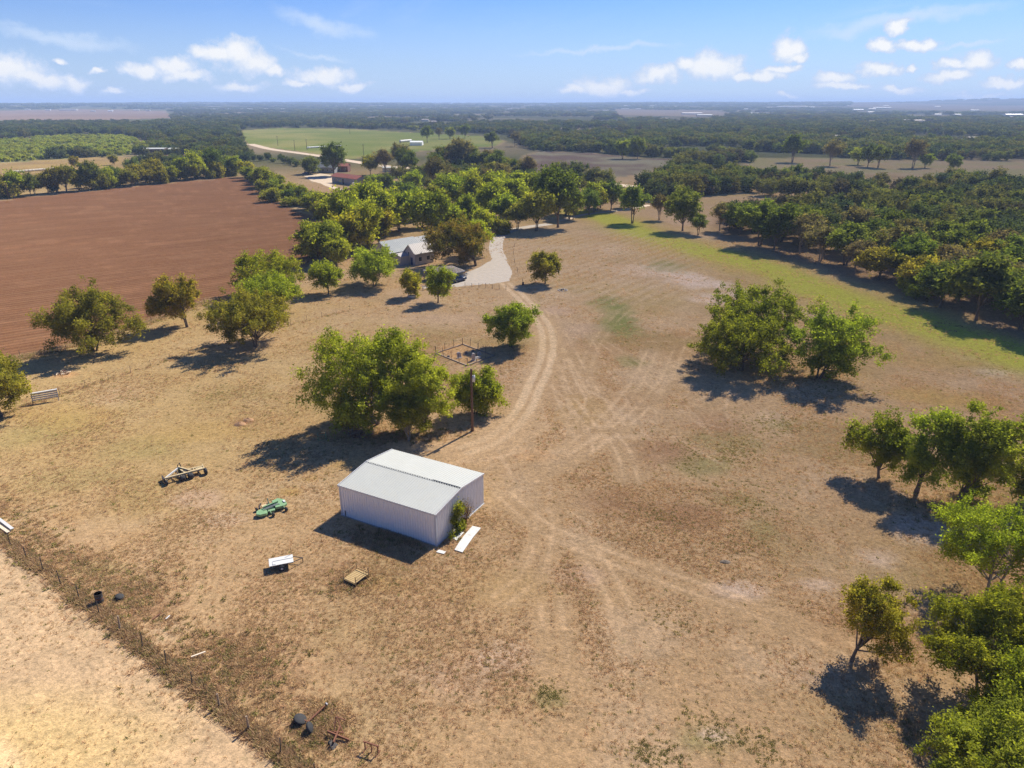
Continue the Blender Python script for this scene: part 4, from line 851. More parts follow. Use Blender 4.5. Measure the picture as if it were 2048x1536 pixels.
def leaf_cloud(name, seed, centres, spread, n, leaf, mat, parent=None, up=.6):
    g = np.random.default_rng(seed); c = np.array(centres, float); i = g.integers(0, len(c), n); P = c[i]+g.normal(size=(n, 3))*np.array(spread); P[:, 2] = np.maximum(P[:, 2], .03)
    nr = g.normal(size=(n, 3))+np.array([0, 0, up]); nr /= np.linalg.norm(nr, axis=1)[:, None]; a = np.cross(nr, g.normal(size=(n, 3))); a /= np.linalg.norm(a, axis=1)[:, None]; b = np.cross(nr, a); s = (leaf*g.uniform(.6, 1.4, n))[:, None]
    V = np.stack([P+a*s*.75, P-a*s*.4+b*s*.42, P-a*s*.45-b*s*.4], 1).reshape(-1, 3)
    me = np_mesh(name, V, np.arange(n*3).reshape(-1, 3), M[mat], [('tint', 'FACE', 'FLOAT', g.random(n).astype(np.float32))])
    return link(bpy.data.objects.new(name, me), parent)
def shed_vine():
    r = empty('climbing_shrub', shed.matrix_world @ Vector((0, 0, 0)) if False else shed.location, shed.rotation_euler.z); tag(r, 'leafy green shrub climbing the gable wall of the metal shed', 'shrub')
    g = random.Random(5); W = 12.15
    cs = [(W+.35+g.uniform(0, .45), 2.7+g.gauss(0, .55)+.25*z, z) for z in [g.uniform(.2, 3.1) for _ in range(26)]]
    leaf_cloud('foliage', 41, cs, (.14, .22, .24), 2600, .17, 'leaf_green', r)
    m = MB()
    for k in range(7): y = 2.5+g.gauss(0, .3); m.tube([(W+.5, y, 0), (W+.45, y+.15, 1.2), (W+.4, y+.3+g.gauss(0, .3), 2.8)], [.03, .02, .008], 4)
    m.build('stem', M['bark'], r)
    r2 = empty('dead_vine', shed.location, shed.rotation_euler.z); tag(r2, 'bare reddish dead shrub against the gable wall of the metal shed', 'shrub')
    m = MB()
    for k in range(34):
        y = 4.6+g.gauss(0, .35); z = g.uniform(1.2, 3.2); dy = g.gauss(.25, .6); m.tube([(W+.4, y*.5+2.3, 0.02), (W+.45+g.uniform(0, .3), y+dy*.5, z*.55), (W+.3+g.uniform(0, .5), y+dy, z)], [.022, .014, .005], 3)
    m.build('stem', M['rust'], r2)
    cs = [(W+.5, 4.8+g.gauss(0, .6), g.uniform(.3, 2.8)) for _ in range(24)]
    leaf_cloud('foliage', 43, cs, (.15, .25, .3), 420, .11, 'leaf_rust', r2)
shed_vine()
def local(px0, py0, px1, py1):    # a frame: origin at the first point, x towards the second; returns (loc, rz, length)
    a = Vector((*G(px0, py0), 0)); b = Vector((*G(px1, py1), 0)); d = b-a; return a, math.atan2(d.y, d.x), d.length
def flat_sheet(name, quad, z, th, mat, label, cat, group=None):
    P = [Vector((*G(*p), 0)) for p in quad]; c = sum(P, Vector())/len(P)
    o = MB().prism([(p.x-c.x, p.y-c.y) for p in P][::-1] if ((P[1]-P[0]).cross(P[2]-P[1])).z < 0 else [(p.x-c.x, p.y-c.y) for p in P], 0, th).build(name, mat, None, .004); o.location = (c.x, c.y, z); return tag(o, label, cat, group)
flat_sheet('metal_sheet', [(909,1101),(925,1106),(946,1076),(962,1057),(945,1053),(930,1070),(918,1086)], .06, .03, M['white_paint'], 'long white sheet of scrap metal lying beside the shed gable', 'sheet')
flat_sheet('metal_sheet', [(905,1078),(913,1082),(928,1066),(918,1062)], .05, .03, M['white_paint'], 'short pale board lying between the shed and the long white sheet', 'board')
flat_sheet('metal_sheet', [(872,1105),(888,1109),(892,1104),(878,1100)], .04, .03, M['white_paint'], 'small white scrap at the front corner of the shed', 'scrap')
flat_sheet('metal_sheet', [(800,1064),(830,1073),(838,1068),(810,1060)], .05, .03, M['white_paint'], 'pale sheet lying in the shade along the shed wall', 'sheet')

# ------------------------------------------------------------------ farm implements
def wheel(parent, c, axis, r, w, name='wheel', rim='bright_steel', n=18):
    ax = Vector(axis).normalized(); c = Vector(c)
    o = MB().lathe(c-ax*w/2, ax, [(0, r*.55), (0, r*.88), (w*.15, r), (w*.85, r), (w, r*.88), (w, r*.55)], n).build(name, M['rubber'], parent, smooth=True)
    MB().lathe(c-ax*w*.56, ax, [(0, r*.2), (w*.12, r*.52), (w*1.0, r*.52), (w*1.12, r*.2)], 12).build('rim', M[rim], o)
    return o
def gang_mower_frame():
    loc, rz, L = local(331, 968, 411, 947); r = empty('toolbar_implement', loc, rz); tag(r, 'tan tractor toolbar with gauge wheels lying on the dry grass', 'implement')
    T = M['tan_paint']; z = .62
    MB().bar((.05, .15, z), (L, .15, z), .22, .2).build('toolbar', T, r)
    MB().bar((L*.50, 1.0, z), (L, .8, z), .18, .16).build('rear_bar', T, r)
    MB().bar((.05, .15, z), (L*.44, 1.75, z+.2), .16, .14).build('brace', M['white_paint'], r)
    MB().bar((L*.42, 1.7, z+.3), (L*.70, .15, z+.05), .15, .14).build('brace', T, r)
    MB().bar((L*.42, 1.7, z+.15), (L*.52, .15, z), .15, .14).build('brace', T, r)
    m = MB(); m.tube([(L*.40, 1.9, .1), (L*.42, 1.85, 1.1), (L*.47, 1.95, 1.25), (L*.5, 1.9, .5)], .06, 6); m.bar((L*.33, 1.55, .35), (L*.38, 1.9, .6), .1); m.build('hitch_mast', M['dark_steel'], r)
    MB().box(L*.80, L*.97, .2, .75, z-.03, z+.02).build('deck_plate', T, r)
    MB().bar((-.05, 1.25, .35), (-.05, .05, .35), .16, .4).build('side_skid', M['dark_steel'], r)
    MB().bar((L, 1.3, .7), (L, .1, .55), .08, .14).build('side_skid', M['tan_paint'], r)
    for x, y, rr_, w in ((.1, -.35, .32, .22), (L*.42, -.35, .34, .5), (L*.62, -.3, .34, .55), (L+.02, -.2, .4, .28)):
        wheel(r, (x, y, rr_), (1, .1, 0), rr_, w, 'gauge_wheel', 'dark_steel')
        MB().bar((x, .12, z), (x, y, rr_), .08).build('wheel_arm', T, r)
    for k in range(5): MB().bar((L*(.16+.17*k), .0, z), (L*(.16+.17*k)+.05, -.15, .05), .07, .1).build('shank', M['dark_steel'], r)
    MB().box(L*.46, L*.60, .55, 1.05, .25, z+.12).build('gearbox', M['dark_steel'], r); MB().box(L*.40, L*.50, 1.25, 1.75, .2, z+.2).build('hitch_block', M['dark_green'], r)
    for k in range(4): MB().bar((L*(.54+.1*k), .15, z), (L*(.56+.1*k), .92, z), .1, .1).build('frame_member', T, r)
    MB().bar((L*.34, 1.15, z+.12), (L*.36, .25, z), .09).build('cross_bar', M['dark_steel'], r)
gang_mower_frame()
def green_mower():
    loc, rz, L = local(514, 1037, 577, 1017); r = empty('rotary_mower', loc, rz); tag(r, 'green wide rotary mower with angled deck plates and small wheels', 'mower')
    G_ = M['green_paint']; z = .48
    MB().prism([(0, .15), (.30, -.20), (.95, -.32), (1.15, -.1), (1.2, .55), (1.0, .95), (.25, .75)], z-.30, z-.02).build('deck', G_, r, .02)
    MB().prism([(L-1.30, .15), (L-.45, .02), (L, .30), (L+.05, 1.25), (L-.45, 1.95), (L-1.20, 1.75)], z-.22, z+.06).build('deck', G_, r, .02)
    MB().prism([(1.1, .05), (L-1.28, .25), (L-1.18, 1.0), (1.1, .75)], z-.28, z-.10).build('deck', M['dark_green'], r, .02)
    MB().prism([(1.25, -.05), (1.9, -.15), (2.05, .2), (1.3, .3)], z-.2, z-.04).build('deck_flap', G_, r, .02)
    MB().bar((1.0, .75, z+.14), (L-.75, 1.05, z+.14), .16, .22).build('drive_guard', G_, r)
    m = MB(); m.bar((.95, .5, z+.12), (L-1.0, .72, z+.12), .05, .06); m.bar((L-1.0, .72, z+.12), (L-.7, .5, z+.12), .05, .06); m.build('drive_shaft', M['bright_steel'], r)
    MB().bar((.95, .36, z+.1), (L-.95, .56, z+.1), .06, .08).build('drive_shaft', M['bright_steel'], r)
    MB().box(1.0, 1.7, 1.05, 1.6, z-.2, z+.0).build('gearbox_plate', M['tan_paint'], r)
    MB().bar((1.75, 1.2, z), (1.85, 2.0, z+.35), .1, .12).build('hitch_arm', M['dark_green'], r)
    MB().tube([(.75, 1.35, .25), (.85, 1.75, .35), (1.1, 2.0, .45)], .1, 6).build('hitch_arm', M['dark_steel'], r)
    for x, y in ((1.55, -.62), (L-.35, -.35)):
        wheel(r, (x, y, .24), (1, .2, 0), .24, .2, 'wheel', 'dark_steel'); MB().bar((x-.12, .0, z), (x-.12, y, .26), .07, .1).build('wheel_arm', G_, r)
    wheel(r, (.45, 1.45, .22), (1, .1, 0), .22, .18, 'wheel', 'dark_steel')
    MB().box(L-.25, L-.05, .55, 1.0, z+.06, z+.16).build('cover', M['white_paint'], r)
green_mower()
def small_trailer():
    loc, rz, L = local(540, 1146, 585, 1137); r = empty('flat_trailer', loc, rz); tag(r, 'small white flat-topped trailer with a drawbar on the dry grass', 'trailer')
    w = 1.3; z = .72; L = 2.2
    MB().box(0, L, 0, w, z-.05, z).build('bed', M['white_paint'], r, .015)
    m = MB(); m.bar((.35, .70, z+.02), (L, .70, z+.02), .05, .04); m.bar((.35, .70, z+.02), (.35, .12, z+.02), .05, .04); m.bar((.35, .14, z+.02), (.6, .14, z+.02), .05, .04); m.build('side_rail', M['trim_grey'], r)
    MB().box(.05, L-.05, .08, w-.08, z-.17, z-.06).build('frame', M['dark_steel'], r)
    for y in (-.08, w+.08): wheel(r, (L*.5, y, .3), (0, 1, 0), .3, .18, 'wheel', 'white_paint')
    m = MB(); m.bar((L, .2, z-.12), (L+.9, w/2, z-.2), .06); m.bar((L, w-.2, z-.12), (L+.9, w/2, z-.2), .06); m.tube([(L+.85, w/2, z-.2), (L+.85, w/2, 0)], .04, 6); m.build('drawbar', M['dark_steel'], r)
    MB().bar((L-.1, w+.05, z), (L-.1, w+.05, z+.75), .04).build('stake', M['rust'], r)
small_trailer()
def yellow_platform():
    loc, rz, L = local(688, 1163, 712, 1174); r = empty('wooden_platform', loc, rz); tag(r, 'yellow timber platform with corner posts and rails on the dry grass', 'platform')
    L = 1.5; w = 1.7; z = .32
    for k in range(8): MB().box(.02, L-.02, .03+k*w/8, .03+(k+.86)*w/8, z, z+.03).build('plank', M['yellow_wood'], r)
    for y in (0, w): MB().bar((0, y, z-.06), (L, y, z-.06), .07, .1).build('beam', M['yellow_wood'], r)
    for x, y, h in ((0, 0, 1.1), (L, 0, 1.1), (L, w, 1.1), (0, w, 1.0)): MB().bar((x, y, 0), (x, y, h), .06).build('post', M['yellow_wood'], r)
    for a, b in (((L, 0, .95), (L, w, .95)), ((0, 0, .9), (0, w, .9)), ((0, w, .55), (L, w, .55)), ((L, 0, .62), (L, w, .62))): MB().bar(a, b, .05).build('rail', M['yellow_wood'], r)
yellow_platform()
def drum():
    x, y = G(200, 1204); o = empty('steel_drum', (x, y, 0)); tag(o, 'rusty black open-topped steel drum standing by the wire fence', 'drum')
    R = .33; MB().lathe((0, 0, 0), (0, 0, 1), [(0, R), (.3, R), (.31, R+.015), (.33, R), (.6, R), (.61, R+.015), (.63, R), (.92, R), (.94, R+.012), (.94, R-.02), (.10, R-.03)], 18).build('shell', M['dark_steel'], o)
    MB().lathe((0, 0, .40), (0, 0, 1), [(0, R+.002), (.1, R+.003)], 18).build('rust_band', M['rust'], o)
drum()
def tyre(px, py, R, w, tilt, label, rim=None, z=None):
    x, y = G(px, py); o = empty('old_tyre', (x, y, 0)); tag(o, label, 'tyre')
    ax = Vector((math.sin(tilt), .2*math.sin(tilt), math.cos(tilt)))
    zc = w/2+(R-w/2)*math.sin(tilt)*.75
    MB().lathe(Vector((0, 0, zc))-ax*w/2, ax, [(.05*w, R*.55), (0, R*.7), (.05*w, R*.92), (.25*w, R), (.75*w, R), (.95*w, R*.92), (w, R*.7), (.95*w, R*.55), (.5*w, R*.5), (.05*w, R*.55)], 20).build('tread', M['rubber'], o, smooth=True)
    if rim: MB().lathe(Vector((0, 0, zc))-ax*w*.3, ax, [(0, R*.12), (0, R*.5), (w*.5, R*.5), (w*.5, R*.12)], 14).build('rim', M[rim], o)
    return o
tyre(240, 1197, .38, .24, .35, 'old tyre with a pale rim lying near the steel drum', 'bright_steel')
tyre(601, 1444, .48, .26, .45, 'weathered tyre lying flat at the end of the rusty axle', 'rust')
tyre(621, 1462, .42, .2, 1.1, 'black tyre leaning upright beside the rusty axle')
def axle():
    a = Vector((*G(616, 1448), 0)); b = Vector((*G(655, 1413), 0)); d = b-a; r = empty('rusty_axle', a, math.atan2(d.y, d.x)); tag(r, 'long rusty axle bar lying in the weeds by the fence', 'axle'); L = d.length
    MB().tube([(0, 0, .18), (L, 0, .3)], [.07, .05], 8).build('shaft', M['rust'], r); MB().bar((0, -.25, .18), (0, .35, .2), .06).build('hub_arm', M['rust'], r)
    MB().lathe((L*.93, 0, .28), (1, 0, 0), [(0, .06), (0, .14), (.1, .14), (.12, .06)], 10).build('hub', M['bright_steel'], r)
axle()
def plough():
    a = Vector((*G(668, 1492), 0)); b = Vector((*G(686, 1452), 0)); d = b-a; r = empty('rusty_plough', a, math.atan2(d.y, d.x)); tag(r, 'rusty two-armed plough lying between the axle and the rusty stand', 'plough'); L = d.length
    R_ = M['rust']; MB().bar((0, 0, .35), (L*.75, 0, .45), .1, .14).build('beam', R_, r)
    m = MB(); m.bar((L*.55, .35, .2), (L, .45, .8), .07); m.bar((L*.55, -.35, .2), (L, .4, .8), .07); m.bar((L*.55, .35, .25), (L*.55, -.35, .25), .08); m.bar((L, .45, .8), (L*.95, -.3, .7), .06); m.build('hitch_frame', R_, r)
    MB().bar((L*.3, -.9, .12), (L*.45, .75, .4), .09, .18).build('cross_arm', R_, r)
    MB().add([(-.3, -.1, .02), (.15, -.25, .02), (.2, .2, .3), (-.1, .25, .35), (-.35, .05, .1)], [(0, 1, 2, 3, 4), (4, 3, 2, 1, 0)]).build('mouldboard', M['dark_steel'], r)
    wheel(r, (.1, .35, .16), (.3, 1, 0), .16, .08, 'wheel', 'white_paint', 12)
plough()
def stand():
    loc, rz, L = local(730, 1499, 754, 1507); r = empty('steel_stand', loc, rz); tag(r, 'rusty three-legged steel stand at the foot of the weeds', 'stand')
    L = 1.05; z = .72; MB().bar((-.06, 0, z), (L+.06, 0, z), .09, .09).build('top_bar', M['rust'], r)
    for x in (0.03, L*.5, L-.03): MB().bar((x, 0, 0), (x, 0, z-.05), .07).build('leg', M['rust'], r)
    for x in (0.03, L-.03): MB().bar((x, -.3, .03), (x, .3, .03), .06).build('foot', M['rust'], r)
stand()
def plank(p, q, w, mat, label, z=.08):
    a = Vector((*G(*p), 0)); b = Vector((*G(*q), 0)); d = b-a; o = MB().box(0, d.length, -w/2, w/2, 0, .05).build('plank', M[mat], None, .006); o.location = a+Vector((0, 0, z)); o.rotation_euler = (0, -.03, math.atan2(d.y, d.x)); return tag(o, label, 'plank')
plank((383,1318), (412,1308), .14, 'pale_wood', 'single pale plank lying in the weeds beside the fence', .2)
plank((-14,1030), (26,1062), .32, 'white_paint', 'long white plank lying at the top of the fence line')
plank((-14,1044), (18,1068), .30, 'pale_wood', 'long pale wooden plank lying beside the white plank')
plank((-14,1037), (22,1065), .14, 'dark_steel', 'dark narrow bar lying between the two long planks', .05)
plank((305,1241), (322,1228), .1, 'rust', 'rusty bar lying on the red bare soil')
plank((332,1240), (340,1233), .12, 'white_paint', 'short white stick lying in the weeds near the red bare soil')
def feed_rack():
    loc, rz, L = local(66, 808, 100, 802); r = empty('feed_rack', loc, rz); tag(r, 'grey slatted feed rack on legs beside the upright green tree', 'feed rack')
    L = 3.3; 
    for k in range(4): MB().box(0, L, -.03-.18*k, .02-.18*k, 1.35-.24*k, 1.53-.24*k).build('slat', M['grey_wood'], r)
    MB().box(-.05, L+.05, -.05, .32, 1.58, 1.64).build('top_board', M['white_paint'], r)
    for x in (.05, L-.05):
        for y in (.28, -.6): MB().bar((x, y, 0), (x, .12 if y > 0 else -.05, 1.57), .08).build('leg', M['dark_steel'] if x < 1 else M['grey_wood'], r)
feed_rack()
def utility_pole(px, py, h, label, group=None, trans=False, arm=False):
    x, y = G(px, py); r = empty('utility_pole', (x, y, float(terrain(np.array([x]), np.array([y]))[0]))); tag(r, label, 'utility pole', group)
    MB().tube([(0, 0, -.2), (0, 0, h)], [.2, .15], 10).build('pole', M['pole_wood'], r)
    if trans:
        MB().lathe((.30, -.05, h-1.75), (0, 0, 1), [(0, .15), (0, .2), (.8, .2), (.86, .12)], 14).build('transformer', M['trim_grey'], r, smooth=True)
        MB().bar((.08, -.02, h-1.3), (.14, -.03, h-1.3), .06, .3).build('bracket', M['dark_steel'], r)
        MB().tube([(.3, -.05, h-.9), (.28, -.04, h-.3), (.02, 0, h-.1)], .02, 4).build('lead_wire', M['dark_steel'], r)
        MB().lathe((.36, -.05, h-.9), (0, 0, 1), [(0, .04), (.1, .06), (.2, .03)], 8).build('insulator', M['white_paint'], r)
    if arm:
        MB().bar((-1.1, 0, h-.4), (1.1, 0, h-.4), .12).build('cross_arm', M['pole_wood'], r)
        for dx in (-1, -.4, .4, 1): MB().lathe((dx, 0, h-.34), (0, 0, 1), [(0, .04), (.15, .05), (.2, .02)], 6).build('insulator', M['trim_grey'], r)
    return r
utility_pole(945, 862, 8.9, 'brown wooden utility pole with a grey transformer behind the metal shed', trans=True)
utility_pole(728, 318, 11, 'tall thin utility pole standing by the country road', arm=True)
for px, py in ((556,292),(590,302),(614,300),(700,268)): utility_pole(px, py, 9.5, 'small distant utility pole along the edge of the bright green field', 'poles by the green field', arm=True)
utility_pole(18, 398, 7, 'thin utility pole at the left end of the hedgerow')
def brush_pile(px, py, R, h, n, mats, label, seed):
    x, y = G(px, py); r = empty('brush_pile', (x, y, 0)); tag(r, label, 'brush pile'); g = random.Random(seed)
    for mi, mt in enumerate(mats):
        m = MB()
        for k in range(n):
            a = g.uniform(0, 6.28); d = R*math.sqrt(g.random())*.7; c = Vector((math.cos(a)*d, math.sin(a)*d*.8, g.uniform(.08, h*(1-d/R*.8)))); b = g.uniform(0, 6.28); l = g.uniform(.5, 1.3)*R*.6; dr = Vector((math.cos(b), math.sin(b), g.gauss(0, .22)))*l
            p, q = c-dr*.5, c+dr*.5; p.z = max(p.z, .04); q.z = max(q.z, .04); m.tube([p, (p+q)/2+Vector((0, 0, .05)), q], [g.uniform(.03, .07), .035, .015], 4)
        m.build('branches', M[mt], r)
brush_pile(722, 872, 2.0, .9, 26, ('bark_pale', 'old_wood', 'rust'), 'pile of dead branches under the largest tree of the grove', 7)
brush_pile(128, 748, 1.5, .7, 16, ('rust', 'pale_wood'), 'reddish heap of branches in the shade of the grey-green tree', 8)
brush_pile(845, 905, 1.6, .6, 10, ('bark_pale',), 'dead branches lying behind the metal shed roof', 9)
def dirt_mound(px, py, rx, ry, h, label, seed, mt='soil'):
    x, y = G(px, py); g = np.random.default_rng(seed); V = [(0, 0, h)]; F = []
    for i in range(1, 5):
        for k in range(14):
            a = k*6.283/14; q = i/4; V.append((math.cos(a)*rx*q*g.uniform(.9, 1.1), math.sin(a)*ry*q*g.uniform(.9, 1.1), h*(1-q)**.7*g.uniform(.6, 1.2) if i < 4 else -.03))
    for k in range(14):
        F.append((0, 1+k, 1+(k+1) % 14))
        for i in range(3): a = 1+i*14; F.append((a+k, a+14+k, a+14+(k+1) % 14, a+(k+1) % 14))
    o = MB().add(V, F).build('dirt_mound', M[mt], None, smooth=True); o.location = (x, y, 0); tag(o, label, 'mound')
dirt_mound(480, 849, .9, .7, .4, 'brown dug-up dirt mound in the left pasture', 1); dirt_mound(497, 840, .8, .6, .35, 'smaller brown dirt mound touching the dug-up one in the left pasture', 2); dirt_mound(1450, 1124, .6, .35, .2, 'dark low dirt hummock alone in the foreground pasture', 3, 'bark')
def green_box():
    loc, rz, L = local(637, 882, 651, 880); r = empty('metal_cage', loc, rz); tag(r, 'small pale green wire cage in the grove shade', 'cage'); w, d, h = 1.0, .8, .8
    for x in (0, w):
        for y in (0, d): MB().bar((x, y, 0), (x, y, h), .05).build('post', M['green_paint'], r)
    for z in (.05, h):
        for a, b in (((0, 0), (w, 0)), ((w, 0), (w, d)), ((w, d), (0, d)), ((0, d), (0, 0))): MB().bar((*a, z), (*b, z), .04).build('rail', M['green_paint'], r)
green_box()

# ------------------------------------------------------------------ fences and the little graveyard
def wire_fence(name, line, posts, h, label, post='steel', wires=4, r=.035, seed=1, zmul=1.0):
    """line: list of pixel points on the ground; posts: how many along it"""
    P = [Vector((*G(*p), 0)) for p in line] if not isinstance(line[0], Vector) else line
    root = empty(name, P[0]); tag(root, label, 'fence'); g = random.Random(seed); o = P[0]
    L = [0]; 
    for a, b in zip(P[:-1], P[1:]): L.append(L[-1]+(b-a).length)
    tops = []
    for i in range(posts):
        t = L[-1]*i/(posts-1); k = max(j for j in range(len(P)-1) if L[j] <= t+1e-6); f = (t-L[k])/(L[k+1]-L[k]); c = P[k].lerp(P[k+1], f)-o
        hh = h*g.uniform(.88, 1.1); ln = Vector((g.gauss(0, .04), g.gauss(0, .04), 0))*hh
        mt = M['old_wood'] if (post == 'wood' or g.random() < .2) else M['dark_steel']; rr = r*(1.8 if mt is M['old_wood'] else 1)
        MB().tube([c+Vector((0, 0, -.1)), c+ln+Vector((0, 0, hh))], [rr, rr*.9], 6).build('post', mt, root); tops.append((c, ln, hh))
    for w in range(wires):
        q = (w+1)/(wires+.2); pts = []
        for i, (c, ln, hh) in enumerate(tops):
            pts.append(c+ln*q+Vector((0, 0, h*q*.95)))
            if i < len(tops)-1: n = tops[i+1]; pts.append((c+n[0])/2+Vector((0, 0, h*q*.95-.03)))
        MB().tube(pts, .006, 3).build('wire', M['dark_steel'], root)
    return root
_fa = Vector((*FENCE_A, 0)); _fdv = Vector((*_fd, 0))
wire_fence('wire_fence', [_fa-_fdv*22, _fa+_fdv*48], 21, 1.35, 'rusty wire fence on leaning posts between the pasture and the sandy field', seed=3, r=.045)
wire_fence('wire_fence', [(20,822),(100,794),(176,772),(256,748),(352,716),(440,690),(560,655),(625,640),(700,620)], 19, 1.2, 'faint old wire fence of thin posts crossing the left pasture', seed=5, r=.025, wires=3)
wire_fence('wire_fence', [(930,574),(970,576),(1012,580)], 7, 1.2, 'short wire fence along the pasture side of the gravel turning circle', seed=6, r=.05, wires=3)
wire_fence('wire_fence', [(1040,468),(1026,500),(1030,535),(1045,566)], 7, 1.2, 'thin wire fence beside the gravel drive on the pasture side', seed=7, r=.05, wires=3)
wire_fence('wire_fence', [(40,712),(110,704),(300,644),(420,603),(470,594)], 14, 1.1, 'sagging wire fence along the near edge of the ploughed field', seed=8, r=.04, wires=3)
def graveyard():
    A, B, C, D = [Vector((*G(*p), 0)) for p in ((872,707), (926,689), (988,712), (926,741))]
    D = A+(C-B)
    for nm, a, b in (('back', A, B), ('side', B, C), ('front', D, C), ('end', A, D)):
        r = a.lerp(b, .0); d = (b-a); o = MB().box(0, d.length, -.1, .1, -.05, .16).build('grave_kerb', M['old_wood'], None, .01); o.location = a; o.rotation_euler = (0, 0, math.atan2(d.y, d.x))
        tag(o, {'back': 'stone kerb along the back of the small fenced graveyard', 'side': 'stone kerb along the tree-shaded side of the graveyard', 'front': 'stone kerb along the front of the graveyard behind the utility pole', 'end': 'stone kerb along the grove end of the small graveyard'}[nm], 'kerb', 'graveyard kerbs')
    wire_fence('graveyard_fence', [A, B, C, D, A], 15, 1.5, 'iron post and rail fence round the small graveyard', seed=11, r=.045, wires=2)
    for i, (px, py, w, h, t, mt, tilt, lab) in enumerate([(919,716,.75,1.0,.2,'stone',.35,'leaning pale headstone at the grove end of the graveyard'),(932,709,.55,.6,.18,'dark_stone',0,'small dark rounded headstone in the middle of the graveyard'),(947,721,.55,1.35,.4,'stone',0,'tall square grave pillar at the front of the graveyard'),(946,704,.5,.45,.2,'dark_stone',0,'low dark headstone near the back kerb of the graveyard'),(958,710,.6,.6,.18,'stone',0,'pale headstone at the shaded side of the graveyard'),(897,715,.4,.4,.2,'dark_stone',0,'tiny dark headstone at the grove end of the graveyard'),(955,716,.9,.25,.5,'stone',0,'flat pale grave slab beside the tall pillar')]):
        x, y = G(px, py); r = empty('gravestone', (x, y, 0), .55); tag(r, lab, 'gravestone')
        prof = [(-w/2, 0), (w/2, 0), (w/2, h*.8), (w*.33, h*.94), (0, h), (-w*.33, h*.94), (-w/2, h*.8)]
        n = len(prof); V = [(x_, -t/2+z_*tilt, z_) for x_, z_ in prof]+[(x_, t/2+z_*tilt, z_) for x_, z_ in prof]
        MB().add(V, [tuple(range(n)), tuple(range(2*n-1, n-1, -1))]+[(k, n+k, n+(k+1) % n, (k+1) % n) for k in range(n)]).build('slab', M[mt], r, .015)
        MB().box(-w*.65, w*.65, -t*.9, t*.9, -.05, .1).build('plinth', M['stone'], r)
graveyard()

# ------------------------------------------------------------------ house, carport and farm buildings
M['limestone'] = simple_mat('limestone', (0.31, 0.30, 0.29), 0.9, var=0.12, scale=1.2)
M['metal_roof'] = simple_mat('metal_roof', (0.23, 0.25, 0.25), 0.6, 0.0, spec=0.15, var=0.08, scale=0.3, dirt=(0.33, 0.33, 0.30), dirt_amt=0.4)
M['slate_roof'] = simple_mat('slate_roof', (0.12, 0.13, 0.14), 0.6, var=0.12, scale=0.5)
M['pink_roof'] = simple_mat('pink_roof', (0.33, 0.30, 0.28), 0.6, var=0.1, scale=0.5)
M['shingle'] = simple_mat('shingle', (0.22, 0.185, 0.16), 0.85, var=0.15, scale=1.5)
M['red_roof'] = simple_mat('red_roof', (0.26, 0.075, 0.045), 0.7, var=0.2, scale=0.35, dirt=(0.20, 0.11, 0.08), dirt_amt=0.7)
M['grey_board'] = simple_mat('grey_board', (0.20, 0.21, 0.22), 0.85, var=0.25, scale=0.6)
M['brown_wall'] = simple_mat('brown_wall', (0.13, 0.055, 0.04), 0.85, var=0.3, scale=0.3)
def gable_block(root, L, W, E_, R_, wall, roof, over=.35, nrib=0, wallname='wall'):
    """a block with its ridge along x; x 0..L, y -W/2..W/2"""
    h = W/2; prof = [(-h, 0), (h, 0), (h, E_), (0, R_), (-h, E_)]
    V = [(0, y, z) for y, z in prof]+[(L, y, z) for y, z in prof]; n = 5
    MB().add(V, [(4, 3, 2, 1, 0), (5, 6, 7, 8, 9)]+[(k, (k+1) % n, n+(k+1) % n, n+k) for k in (0, 1, 4)]).build(wallname, M[wall], root)
    sl = (R_-E_)/h; ye = h+over; ze = E_-over*sl; th = .09
    for s in (-1, 1):
        V = [(-over, 0, R_+.03), (L+over, 0, R_+.03), (L+over, s*ye, ze+.03), (-over, s*ye, ze+.03)]; V += [(x, y, z+th) for x, y, z in V]
        F = [(0, 1, 2, 3), (7, 6, 5, 4), (0, 4, 5, 1), (1, 5, 6, 2), (2, 6, 7, 3), (3, 7, 4, 0)]
        o = MB().add(V, F if s > 0 else [f[::-1] for f in F]).build('roof', M[roof], root)
        if nrib:
            m = MB(); k = -over+.25
            while k < L+over-.1: m.bar((k, 0, R_+.03+th+.02), (k, s*ye, ze+.03+th+.02), .04, .05); k += nrib
            m.build('standing_seam', M[roof], o)
def window(root, c, n, w, h, name='window'):
    """a framed window centred at c on a wall with outward normal n (horizontal)"""
    n = Vector(n).normalized(); t = Vector((-n.y, n.x, 0)); c = Vector(c); m = MB()
    p = c+n*.03
    for a, b in ((-1, 1), (1, 1)): m.bar(p+t*a*w/2+Vector((0, 0, -h/2)), p+t*a*w/2+Vector((0, 0, h/2)), .09)
    for s in (-1, 1): m.bar(p-t*(w/2-.046)+Vector((0, 0, s*h/2)), p+t*(w/2-.046)+Vector((0, 0, s*h/2)), .09)
    o = m.build(name, M['white_paint'], root)
    MB().bar(c+n*.012-t*(w/2-.03), c+n*.012+t*(w/2-.03), .02, h-.08).build('pane', M['glass'], o)
def door(root, c, n, w, h, mat='old_wood'):
    n = Vector(n).normalized(); t = Vector((-n.y, n.x, 0)); c = Vector(c)
    o = MB().bar(c+n*.03-t*w/2+Vector((0, 0, h/2)), c+n*.03+t*w/2+Vector((0, 0, h/2)), .06, h).build('door', M[mat], root); MB().box(-.03, .03, -.03, .03, -.03, .03).build('handle', M['bright_steel'], o).location = c+n*.09+t*w*.38+Vector((0, 0, h*.48))
